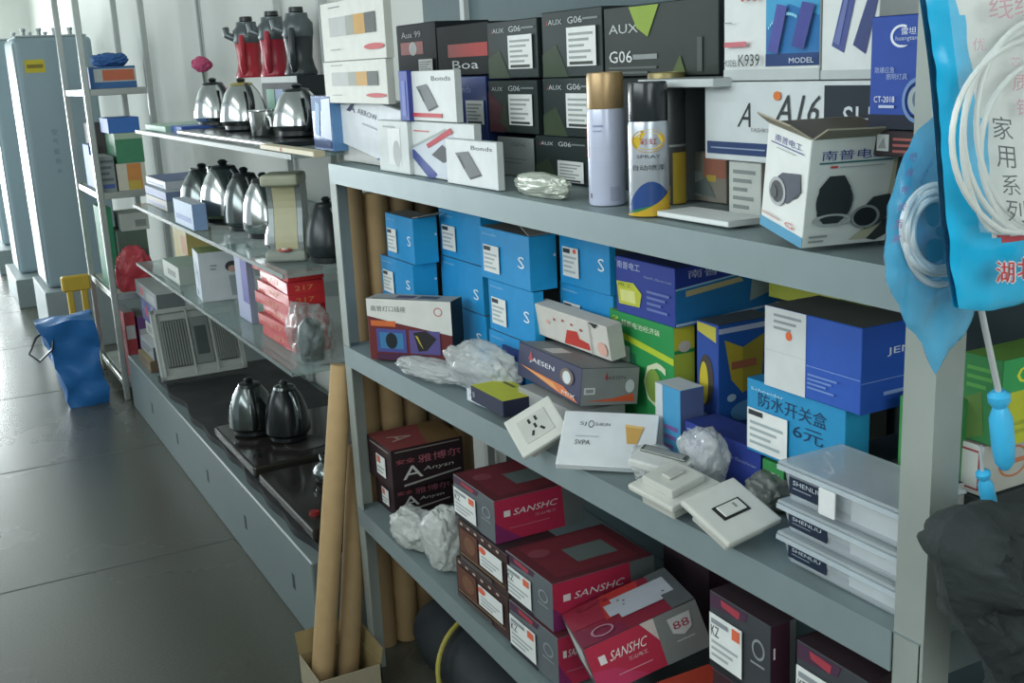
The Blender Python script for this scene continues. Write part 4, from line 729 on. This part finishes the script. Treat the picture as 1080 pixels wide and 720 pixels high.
# top glass shelf
zt = 1.3215
mb = MB(); mb.box(.80, 1.12, 2.75, 3.84, zt, zt+.014, mat('24292b', .2), .004, seg=2); tag(mb.build('black_tray'), 'long black tray under the kettles on the highest glass shelf', 'tray')
zk_ = zt+.0155
kettle('steel kettle farthest left on the highest glass shelf, before the pink flower', 229, .95, zk_, .072, 82)
kettle('steel kettle with dark handle in the middle of the highest glass shelf', 259, .93, zk_, .072, 82, lidm=mat('a89a5a', .4, .5))
kettle('large steel kettle nearest the steel shelf on the highest glass shelf', 317, .93, zk_, .070, 88)
y = gy(280, .87, zk_); t = empty('steel_pot', 'small straight sided steel pot between kettles on the highest glass shelf', 'pot', (.87, y, zk_))
mb = MB(); mb.lathe([(.033, 0), (.036, .004), (.038, .066), (.041, .068), (.040, .071), (.037, .069), (.034, .01), (.001, .008)], CHROME); mb.build('body', t)
mb = MB(); mb.tube([(0, -.037, .055), (0, -.062, .05), (0, -.066, .03), (0, -.038, .018)], .004, CHROME, 8); mb.build('handle', t)
c = (.775, gy(333, .80, zt), zt)
mb = MB(); mb.box(0, .05, 0, .0, 0, 0, BLACK) if 0 else None
carton('cutting_board', 'cream board with a red spot at the edge of the highest glass shelf', 'board', (.772, gy(331, .772, zt), zt+.0005), .42*.98, .026, .012, cols=('c9bfa0', 'b9b090', 'c2b89a'), F=[('c', .42, .5, .02, .4, 'b84a48')])
carton('carton', 'small blue pack at the left end of the highest glass shelf', 'box', (.82, 3.86, zt), .16, .12, .022, cols=('3f62ac', '34549a', '6f8cc0'))
carton('carton', 'low green and white box at the far left of the highest glass shelf', 'box', (.80, 4.02, zt), .36, .2, .020, cols=('93b4a2', '8aa898', 'a8bfb0'))
carton('carton', 'flat grey box at the back left of the highest glass shelf', 'box', (1.08, 4.10, zt), .30, .2, .05, cols=('8f9894', '8f9894', 'a3aaa5'))
# display box with juicers
xd = 1.17; yd = gy(318, xd, zt); hd = Zat(80, xd, yd)-zt
carton('display_case', 'black appliance box with coloured stickers carrying the red juicers', 'box', (xd, yd, zt), .42, .14, hd, cols=('23292b', '23292b', '2b3032'), rough=.6, F=[('r', .12, .2, .35, .75, '5a9a80'), ('r', .38, .2, .6, .75, '7a8fb4'), ('c', .48, .3, .06, .12, 'b0483c'), ('r', 0, .88, 1, 1, 'b5bab8')])
def juicer(label, px, base, top, col, x=1.24):
    z = zt+hd; y = gy(px, x, z); h = .21; t = empty('juicer', label, 'juicer', (x, y, z), (0, 0, R_(25)), 'red and black upright juicers'); rm = mat(col, .3); gm = mat('5a6264', .3, .4)
    mb = MB(); mb.lathe([(.055, 0), (.058, .01), (.050, .03), (.044, .06), (.050, h*.6), (.052, h*.62)], rm, 24); mb.build('body', t)
    mb = MB(); mb.lathe([(.050, h*.62), (.054, h*.66), (.054, h*.84), (.040, h*.92), (.038, h)], gm, 24); mb.tube([(-.03, .03, h*.7), (-.05, .06, h*.78), (-.045, .07, h*.9)], .014, gm, 10); mb.build('juice_head', t)
    mb = MB(); mb.tube([(-.046, -.02, h*.08), (-.062, -.03, h*.2), (-.060, -.03, h*.5), (-.045, -.02, h*.75)], .011, rm, 10); mb.build('handle', t)
    mb = MB(); mb.lathe([(.02, h), (.026, h+.004), (.024, h+.02)], BLACK, 20); mb.build('stopper', t)
juicer('red juicer with grey head, left of two on the black appliance box', 265, 0, 0, 'b02c38')
juicer('red and grey juicer, right of two on the black appliance box', 292, 0, 0, 'a83040')
juicer('black upright juicer behind the white swatch boxes', 318, 0, 0, '2c3436', x=1.26)
# pink flower
y = gy(220, 1.03, zt); hz = Zat(68, 1.03, y)-zt
t = empty('artificial_flower', 'pink artificial flower on a stem behind the leftmost kettle', 'flower', (1.03, y, zt))
mb = MB(); b = bmesh.new(); bmesh.ops.create_icosphere(b, subdivisions=3, radius=.036)
for v in b.verts: v.co *= 1+.25*noise.noise(v.co*70); v.co.z *= .8
b.transform(Matrix.Translation((0, 0, hz))); mb.bm(b, mat('b04a6c', .6), False); mb.build('petals', t)
mb = MB(); mb.tube([(0, 0, .005), (.004, 0, hz*.5), (0, 0, hz-.02)], .004, mat('5a6a55', .6), 8); mb.build('stem', t)
mb = MB(); mb.lathe([(.025, 0), (.03, .02), (.018, .08), (.02, .09)], mat('a8aeb0', .3)); mb.build('vase', t)
# middle glass shelf
zg = 1.0215
for px, r, tp, lb, mt in ((218, .088, 172, 'black bodied kettle, first from left on the middle glass shelf', DST), (241, .088, 168, 'steel kettle with green black knob, second from left on the middle glass shelf', CHROME), (263, .075, 176, 'dark handled kettle, third from left on the middle glass shelf', DST), (283, .072, 178, 'bright steel kettle, last before the ivory juicer', CHROME)):
    kettle(lb, px, .93, zg, r, tp, mt)
kettle('small steel kettle at the front edge by the ivory juicer', 296, .86, zg, .040, 205, CHROME)
def ivory():
    x = .86; y = gy(307, x, zg); t = empty('soymilk_maker', 'tall ivory and grey soymilk maker beside the shelf post on the middle glass shelf', 'appliance', (x, y, zg), (0, 0, R_(-30))); h = Zat(182, x, y)-zg
    IV = mat('b0ad8c', .35); GY = mat('8b9292', .3, .5)
    mb = MB(); mb.box(-.055, .055, -.06, .06, 0, .03, mat('8f958c', .4), .012, seg=3); mb.build('base', t)
    mb = MB(); n = 10
    for (x0, x1, mm_) in ((-.03, .03, IV), (-.045, -.031, GY), (.031, .045, GY)):
        vs = []; 
        for k in range(n+1):
            q = k/n; off = .012*math.cos(q*math.pi*1.4); wy = .022+.008*q
            vs += [(x0, -wy-off, .03+q*(h-.05)), (x1, -wy-off, .03+q*(h-.05)), (x1, wy-off+.02, .03+q*(h-.05)), (x0, wy-off+.02, .03+q*(h-.05))]
        fs = [[4*k+j, 4*k+(j+1) % 4, 4*k+4+(j+1) % 4, 4*k+4+j] for k in range(n) for j in range(4)]+[[3, 2, 1, 0], [4*n, 4*n+1, 4*n+2, 4*n+3]]
        mb.add(vs, fs, mm_)
    mb.build('column', t)
    mb = MB(); mb.box(-.05, .05, -.06, .05, h-.03, h, mat('a3a690', .35), .010, seg=3); mb.build('lid', t)
    mb = MB(); mb.lathe([(.018, 0), (.018, .003)], mat('c0504a', .4), c=(0, -.055, .031)); mb.lathe([(.009, .003), (.009, .006)], mat('d8d8d0', .3), c=(0, -.055, .031)); mb.build('button', t)
ivory()
kettle('large black rounded pot right of the ivory soymilk maker', 349, .93, zg, .062, 180, mat('2a3033', .3, .3), spout=False)
for i, (px, x, z0_, w_, d_, h_, c3, lb) in enumerate(((177, .82, 0, .40, .22, .040, ('8f8a84', '7f8a90', '9aa09c'), 'grey brown low box at far left of the middle glass shelf'), (177, .82, .041, .40, .22, .032, ('5f6f9a', '6a7894', 'b9c0c6'), 'white and navy flat box on the grey brown low box'), (177.5, .84, .074, .38, .2, .03, ('c0c5c8', 'a9b0b4', '5a6a8c'), 'slim white box topmost at far left of the middle glass shelf'), (205, .778, 0, .28, .045, .085, ('9fb4cc', '7f98bc', 'c5ccd4'), 'pale blue box beside the kettles on the middle glass shelf'))):
    carton('carton', lb, 'box', (x, gy(px, x, zg), zg+z0_), w_, d_, h_, cols=c3, F=[('r', .1, .25, .9, .45, '5a74ac')])
# lower glass shelf
zl = .7715
K('pers', 'carton', 'white box with a small round portrait and blue characters on the lower glass shelf', 214, 319, zl, .15, .18, .165, (0, 0, -6), cols=('b4bfca', 'bcc2c6', '8f9c68'),
  F=[('t', .25, .42, .30, .34, '净', '3a62a0'), ('t', .55, .30, .30, .40, '水', '3a6aa8'), ('c', .4, .14, .08, .06, '3a6a88')], E=[('c', .60, .68, .13, .11, '3a3d3f'), ('c', .60, .63, .08, .07, 'b89a8c'), ('p', [(.52, .5), (.67, .5), (.70, .08), (.55, .08)], '8f979c'), ('l', .2, .62, .32, .76, 2, '7f8a92')], T=[('r', .1, .1, .9, .9, '7c8c58')])
carton('carton', 'yellow striped narrow box behind the portrait box on the lower glass shelf', 'box', (.92, gy(200, .92, zl), zl), .25, .1, .15, cols=('a89a62', 'b8a868', 'a0a46a'), F=[('r', .6, .3, .9, .8, 'a86a3c')])
carton('carton', 'small white box with grey window left on the lower glass shelf', 'box', (.80, gy(190, .80, zl), zl), .28, .1, .065, cols=('b3bab2', '9fa8a0', '9db0a2'), F=[('r', .3, .3, .8, .65, '6a726c')])
carton('carton', 'narrow purple and white box left of the stack of red packs', 'box', (.84, gy(266, .84, zl), zl), .14, .02, .20, cols=('a3a9c4', '8f98ac', '9aa0b0'), F=[('r', .5, .3, 1, 1, '5a5aa0')])
for k in range(7):
    x = .83+random.uniform(-.006, .006); y = gy(311, .83, zl)+random.uniform(-.008, .008)
    pos = ('lowest', 'second from bottom', 'third from bottom', 'fourth from bottom', 'third from top', 'second from top', 'topmost')[k]
    carton('red_pack', 'glossy red pack, %s in the stack on the lower glass shelf' % pos, 'pack', (x, y, zl+k*.0325), .30, .10, .032, rot=(0, 0, random.uniform(-3, 3)), cols=('c4303a', 'c8343c', 'b02c34'), rough=.2, F=[('t', .35, .3, .35, .4, '217', 'c88a50'), ('r', .05, .1, .25, .3, 'c04a40')], E=[('t', .2, .3, .5, .4, '217', 'c88a50')], group='stack of red packs')
pb = at(332, 372, z=zl)
pbag = crumple('plastic_bag', 'clear plastic bag with a dark part inside, right of the red packs', 'bag', (.85, gy(330, .85, zl), zl), (.055, .085, .085), mat('a8b8b6', .1, 0, .1, alpha=.32, scale=70, bump=1.), seed=31, amp=.25)
mb = MB(); mb.lathe([(.03, .0), (.036, .05), (.03, .09), (.012, .11)], BLACK, c=(0, 0, .0)); o = mb.build('power_plug', pbag); o.location = (0, 0, .004); o['label'] = 'dark round part inside the clear bag'
# base top goods
zb = .2515
CLO = mat('2a2d2d', .7, 0, .25, scale=20, bump=.4)
mb = MB()
NX, NY = 10, 80; vs = []; fs = []
xa, xb_ = .797, 1.3
for j in range(NY+1):
    yy = 2.68+(4.78-2.68)*j/NY
    for i in range(NX+1):
        q = i/NX; vs.append((xa+.03*noise.noise(Vector((0, yy*5, 1)))*(1 if i == 0 else 0)+(xb_-xa)*q, yy, zb+.024+.004*noise.noise(Vector((q*6, yy*8, 0)))))
n_ = len(vs); vs += [(v[0], v[1], zb+.0005) for v in vs]
W1 = NX+1
for j in range(NY):
    for i in range(NX):
        a = j*W1+i; fs.append([a, a+W1, a+W1+1, a+1]); fs.append([n_+a, n_+a+1, n_+a+W1+1, n_+a+W1])
for j in range(NY): a = j*W1; fs.append([a, n_+a, n_+a+W1, a+W1]); a += NX; fs.append([a, a+W1, n_+a+W1, n_+a])
for i in range(NX): fs.append([i, i+1, n_+i+1, n_+i]); a = NY*W1+i; fs.append([a, n_+a, n_+a+1, a+1])
mb.add(vs, fs, CLO); tag(mb.build('dark_cloth'), 'dark wrinkled sheet covering the blue grey base', 'cloth')
zc = zb+.029
for k, (y_, w_, lb) in enumerate(((2.72, .52, 'flat dark cooker panel nearest the leaning tubes'), (3.30, .50, 'flat dark cooker panel under the low dark kettle'))):
    t = empty('cooktop', lb, 'cooktop', (.80, y_, zc)); DG = mat('302e2b', .12, 0, .1)
    mb = MB(); mb.box(0, .42, 0, w_, 0, .035, DG, .008, seg=2); mb.build('glass_top', t)
    for yy in (w_*.27, w_*.73):
        mb = MB(); mb.lathe([(.075, .0352), (.075, .037), (.068, .0375), (.06, .0355)], mat('4a4845', .3, .4), 32, (.22, yy, 0)); mb.build('burner_ring', t)
    mb = MB(); mb.lathe([(.015, .0352), (.014, .045), (.001, .046)], mat('8f3030', .4) if k == 0 else BLACK, 16, (.04, w_*.2, 0)); mb.build('knob', t)
ke = kettle('low dark steel kettle standing on the dark cooker panel', 268, .90, zc+.0385, .080, 398, DST, group=None)
kettle('dark steel kettle half hidden behind the leaning tubes', 350, .97, zc+.0385, .058, 486, DST, group=None)
kettle('black pot with steel arm right of the low dark kettle', 305, .98, zc+.0385, .075, 398, mat('23282a', .25, .3), group=None, spout=False, hm=DST)
# bathroom heater grille leaning
def grille():
    pa, pb_ = at(172, 405, z=zc+.005), at(262, 390, z=zc+.005)
    t = empty('heater_panel', 'silver ceiling heater panel with three vents leaning back behind the dark sheet', 'heater', (pa.x, pa.y, zc+.016))
    dv = pb_-pa; ang = math.atan2(dv.y, dv.x); w_ = dv.length; h_ = .30
    t.rotation_euler = Euler((R_(-22), 0, ang), 'XYZ')
    SV = mat('b0b5b0', .35, .2, .05); DV = mat('5f6864', .5)
    mb = MB()
    mb.box(0, w_, 0, .03, 0, .02, SV, .002); mb.box(0, w_, 0, .03, h_-.02, h_, SV, .002); mb.box(0, .02, 0, .03, 0, h_, SV, .002); mb.box(w_-.02, w_, 0, .03, 0, h_, SV, .002)
    mb.box(.02, w_-.02, .012, .028, .02, h_-.02, SV)
    mb.build('frame', t)
    for k, (u0, u1) in enumerate(((.10, .38), (.42, .64), (.70, .92))):
        mb = MB(); mb.box(w_*u0, w_*u1, .004, .012, .05, h_-.05, DV if k != 1 else mat('7a817e', .4), .002)
        if k == 1: mb.box(w_*(u0+.04), w_*(u1-.04), .001, .006, .09, h_-.09, mat('4a5250', .3), .002)
        else:
            n = 9
            for i in range(n): x_ = w_*(u0+(u1-u0)*(i+.5)/n); mb.box(x_-.0022, x_+.0022, -.001, .006, .055, h_-.055, mat('979d98', .35, .3))
        mb.build('vent', t)
    for u in (.05, .40, .66, .95):
        mb = MB(); mb.box(w_*u-.003, w_*u+.003, -.003, .002, .01, h_-.01, mat('d3d6d0', .25, .4)); mb.build('trim_strip', t)
grille()
# small goods left on base
for i, (px, x, z_, w_, d_, h_, c3, lb) in enumerate(((170, .80, 0, .28, .15, .05, ('7a6a50', '6a5a48', '8a7c5a'), 'brown patterned low box at the far end of the base'), (168, .82, .051, .30, .12, .06, ('8f9698', '5f5a62', 'a5aaaa'), 'grey box with dark netting at the far end of the base'), (168, .86, .112, .35, .12, .055, ('b5bab5', '8f9698', 'c0c4c0'), 'white low box behind the heater panel'), (172, .86, .168, .40, .12, .10, ('3f4a80', '3a4470', '4a5078'), 'navy box with red emblem behind the heater panel'), (175, .86, .27, .50, .12, .07, ('7f8686', '6a7272', '8a908e'), 'long grey lettered box behind the heater panel'))):
    carton('carton', lb, 'box', (x, 4.95, zb+z_), w_, d_, h_, cols=c3, F=[('c', .3, .5, .08, .3, 'a84450'), ('r', .5, .2, .9, .7, '9a9fa0')] if i in (3, 4) else [('l', .1, .2, .9, .8, 3, '5a5a58')])
# ================================================================== CHROME RACK
RX0, RX1, RY0, RY1 = .765, 1.045, 5.50, 6.20
rk = empty('wire_rack', 'tall chrome goods rack by the white wall, filled with small boxes', 'rack', (RX0, RY0, 0))
RC = mat('b0b6b3', .3, .7, .06)
for x in (RX0, RX1):
    for y in (RY0, RY1):
        mb = MB(); mb.box(x-.014, x+.014, y-.014, y+.014, 0, 2.4, RC, .004); W2(mb, 'post', rk)
levels = (.09, .52, 1.0, 1.47, 2.0)
for z in levels:
    mb = MB(); mb.box(RX0+.014, RX1-.014, RY0, RY1, z-.006, z, mat('a3a9a0', .5), .001)
    mb.box(RX0-.006, RX0+.006, RY0, RY1, z-.03, z, RC, .002); mb.box(RX1-.006, RX1+.006, RY0, RY1, z-.03, z, RC, .002); mb.box(RX0, RX1, RY0-.006, RY0+.006, z-.03, z, RC, .002); mb.box(RX0, RX1, RY1-.006, RY1+.006, z-.03, z, RC, .002); W2(mb, 'rack_shelf', rk)
def rb(lb, z0, px0, px1, top, bot, c3, E=(), F=(), y=RY0+.02, d=None, w=.28):
    """box whose near end face spans px0..px1 on the plane y"""
    zz = z0 if z0 is not None else at(px0, bot, y=y).z
    x0 = max(Xat(px0, y, zz), RX0+.016); x1 = min(Xat(px1, y, zz), RX1-.016); h_ = Zat(top, x0, y)-zz
    carton('carton', lb, 'box', (x0, y, zz), w, x1-x0, h_, cols=c3, E=E, F=F); return zz+h_
t1 = rb('blue box with orange printed strip on the highest rack shelf in view', 1.4705, 96, 145, 71, 92, ('39609c', '3d6494', '4a74a8'), E=[('r', .1, .3, 1, .9, 'a8b0ae'), ('r', .28, .35, .96, .85, 'b8664c')])
y_ = RY0+.1; crumple('folded_cloth', 'blue folded cloth with white corner on the blue and orange box', 'cloth', (.90, y_+.03, t1+.0005), (.08, .10, .035), mat('3f68a0', .8, bump=.4), seed=40, amp=.2)
t1 = rb('orange and white box on the second rack shelf, right side', 1.0005, 126, 156, 173, 200, ('b5aea0', 'c0bcae', '5a7a60'), E=[('r', .35, .02, .85, .98, 'c0824a'), ('r', .35, .02, .8, .35, 'b8a04a')])
t2 = rb('green box stacked on the orange and white box in the rack', t1+.001, 124, 153, 141, 172, ('3f7458', '45806042'[:6], '9aa898'), E=[('r', 0, .8, 1, 1, '9fb09c')], w=.26)
rb('bright blue box stacked on the green box in the rack', t2+.001, 115, 148, 125, 141, ('3a64a8', '3d6cb0', '4a78b8'), w=.24)
rb('grey box of papers on the second rack shelf, middle', 1.0005, 106, 124, 166, 203, ('8f9696', '7f8888', 'a0a6a4'), E=[('l', .05, .1, .95, .95, 5, '5a6268'), ('r', .1, .1, .9, .22, '4a5f96')], y=RY0+.02)
rb('blue and white box on the second rack shelf, left end', 1.0005, 85, 104, 153, 200, ('3f68ac', 'b0bcc8', '8fa4c0'), y=RY0+.30, w=.2, E=[('r', 0, .2, .5, 1, '3a62a8')])
rb('dark box at the back of the second rack shelf', 1.0005, 103, 125, 130, 200, ('4a4a4c', '54504f', '5a5f60'), y=RY0+.35, w=.2)
t1 = rb('grey green low box on the third rack shelf under the white pack', .5205, 131, 162, 245, 300, ('5a6a60', '56685c', '6a7a70'), y=RY0+.10, w=.25)
rb('white pack with grey window in the rack above the red bag', t1+.001, 129, 158, 226, 245, ('a9aea8', 'b0b5ae', 'b9beb8'), y=RY0+.10, w=.2, E=[('r', .5, .2, .9, .6, '7f8682')])
rb('green box at the left of the third rack shelf', .5205, 108, 128, 220, 300, ('2f7a5c', '34805e', '3a8a66'), y=RY0+.16, w=.25)
crumple('red_bag', 'red crumpled plastic bag on the third rack shelf', 'bag', (.875, RY0+.045, .522), (.085, .03, .115), mat('b03c46', .35, 0, .15, bump=.5), seed=51, amp=.22)
for i, (xx, c_, lb) in enumerate(((.80, 'a04048', 'upright red box at the rack bottom, left'), (.86, '6a4a7c', 'upright purple box at the rack bottom, middle'), (.92, '4a5a96', 'upright blue box at the rack bottom, right'))):
    carton('carton', lb, 'box', (xx, RY0+.03, .0905), .25, .05, .33-.03*i, cols=(c_, c_, '8f9494'), E=[('r', .1, .6, .9, .8, 'b5b5b5'), ('c', .5, .35, .3, .08, 'b04a50')])
carton('carton', 'patterned brown low box at the rack bottom beside the base', 'box', (.985, RY0+.03, .0905), .2, .04, .12, cols=('8a7448', '8a7448', '9a8458'))
# ================================================================== WATER HEATERS AND FAR ITEMS
def heater(label, x0, x1, y0, y1, z0, z1, stk_):
    t = empty('storage_water_heater', label, 'water heater', (x0, y0, z0)); w_, l_, h_ = x1-x0, y1-y0, z1-z0
    mb = MB(); mb.box(0, w_, 0, l_, 0, h_, mat('8fa3ab', .35, .1, .04, scale=3), .035, seg=4); mb.build('casing', t)
    mb = MB(); mb.box(.02, w_-.02, .02, l_-.02, h_-.001, h_+.012, mat('a3adb0', .4), .006); mb.build('top_cap', t)
    mb = MB(); mb.box(-.002, .004, .01, .016, .03, h_-.03, mat('cfd8da', .3, .3)) ; mb.build('edge_strip', t)  # thin pale strip down the aisle-side edge
    for k in range(4):
        mb = MB(); xx = w_*(.2+.2*k); mb.lathe([(.012, 0), (.012, .03), (.016, .032), (.016, .045)], CHROMED, 14, (xx, l_*.4, h_+.011)); mb.build('pipe_fitting', t)
    if stk_:
        mb = MB(); mb.box(.05, .155, -.0015, .002, h_-.19, h_-.12, mat('c8b83c', .5)); mb.box(.06, .145, -.0022, -.0014, h_-.165, h_-.145, mat('8a7a3a', .5)); mb.build('energy_label', t)
        for k, ch in enumerate('空气能热水'): mb = MB(); g = text_geo(ch); mb.add([(.14+.03*a, -.001, h_*.62-k*.055+.032*b_) for a, b_ in g[0]], g[1], mat('6f8088', .5)); mb.build('printed_character', t)
    return t
def block(label, x0, x1, y0, y1, z0, z1, c_):
    mb = MB(); mb.box(x0, x1, y0, y1, z0, z1, mat(c_, .5), .006, seg=2)
    if (y1-y0) > .3: mb.box(x0-.001, x0+.002, y0+.03, y1-.03, z0+.02, z0+.03, mat('5f6a6c', .5))
    return tag(mb.build('plinth_box'), label, 'plinth')
hy = 6.9
p_ = at(50, 305, y=hy); xl = at(12, 40, y=hy).x
x0h = (at(12, 40, y=hy).x+p_.x)/2; zh0 = p_.z; zh1 = at(12, 40, y=hy).z
heater('tall pale blue grey water heater with yellow energy label, behind the chrome rack', x0h, x0h+.42, hy, hy+.5, zh0, zh1, True)
block('grey plinth box under the labelled water heater', x0h-.03, x0h+.55, hy-.12, hy+.55, 0, zh0-.001, '8d989a')
hy2 = 8.6; p2 = at(20, 262, y=hy2)
heater('darker tall water heater, farther one left of the labelled heater', p2.x-.02, p2.x+.5, hy2, hy2+.5, .20, zh1+.05, False)
block('grey plinth box under the farther water heater', p2.x-.07, p2.x+.55, hy2-.25, hy2+.6, 0, .199, '7f8b8c')
heater('dark tall water heater, farthest of the row', p2.x, p2.x+.5, 10.3, 10.8, .2, zh1, False)
block('grey plinth box under the farthest water heater', p2.x-.07, p2.x+.55, 10.0, 10.9, 0, .199, '7f8b8c')
# blue bag on floor
t = empty('shopping_bag', 'blue woven shopping bag with dark strap on the floor by the chrome rack', 'bag', (.60, 5.62, 0))
b = bmesh.new(); bmesh.ops.create_cube(b, size=1); bmesh.ops.subdivide_edges(b, edges=b.edges, cuts=12, use_grid_fill=True)
for v in b.verts:
    q = v.co.z+.5; wx = .085+.03*q; v.co = Vector((v.co.x*2*wx*(1), v.co.y*.22, q*.42)); n_ = noise.noise(v.co*14+Vector((3, 0, 0)))
    v.co.x += .03*n_-.06*q; v.co.y += .03*noise.noise(v.co*11); v.co.z += (.03*noise.noise(v.co*9+Vector((9, 0, 0))) if q > .3 else 0)
mb = MB(); mb.bm(b, mat('2c6cac', .4, 0, .2, scale=12, bump=.4), True); mb.build('bag_body', t)
mb = MB(); mb.tube([(-.12, -.05, .40), (-.20, -.09, .36), (-.24, -.10, .29), (-.20, -.11, .25), (-.14, -.12, .30), (-.12, -.10, .38)], .006, BLACK, 8); mb.build('strap', t)
t = empty('yellow_stand', 'yellow plastic bracket behind the blue bag', 'bracket', (.63, 6.1, 0))
mb = MB(); YM = mat('c0a03a', .5); mb.box(-.01, .02, -.02, .02, 0, .50, YM, .005); mb.box(.06, .09, -.02, .02, 0, .50, YM, .005); mb.box(-.03, .11, -.025, .025, .46, .54, YM, .008); mb.box(-.02, .1, -.02, .02, .3, .33, YM, .004); mb.build('bracket_frame', t)
mb = MB(); mb.box(-.03, .11, -.05, .07, 0, .015, YM, .004); mb.build('foot', t)
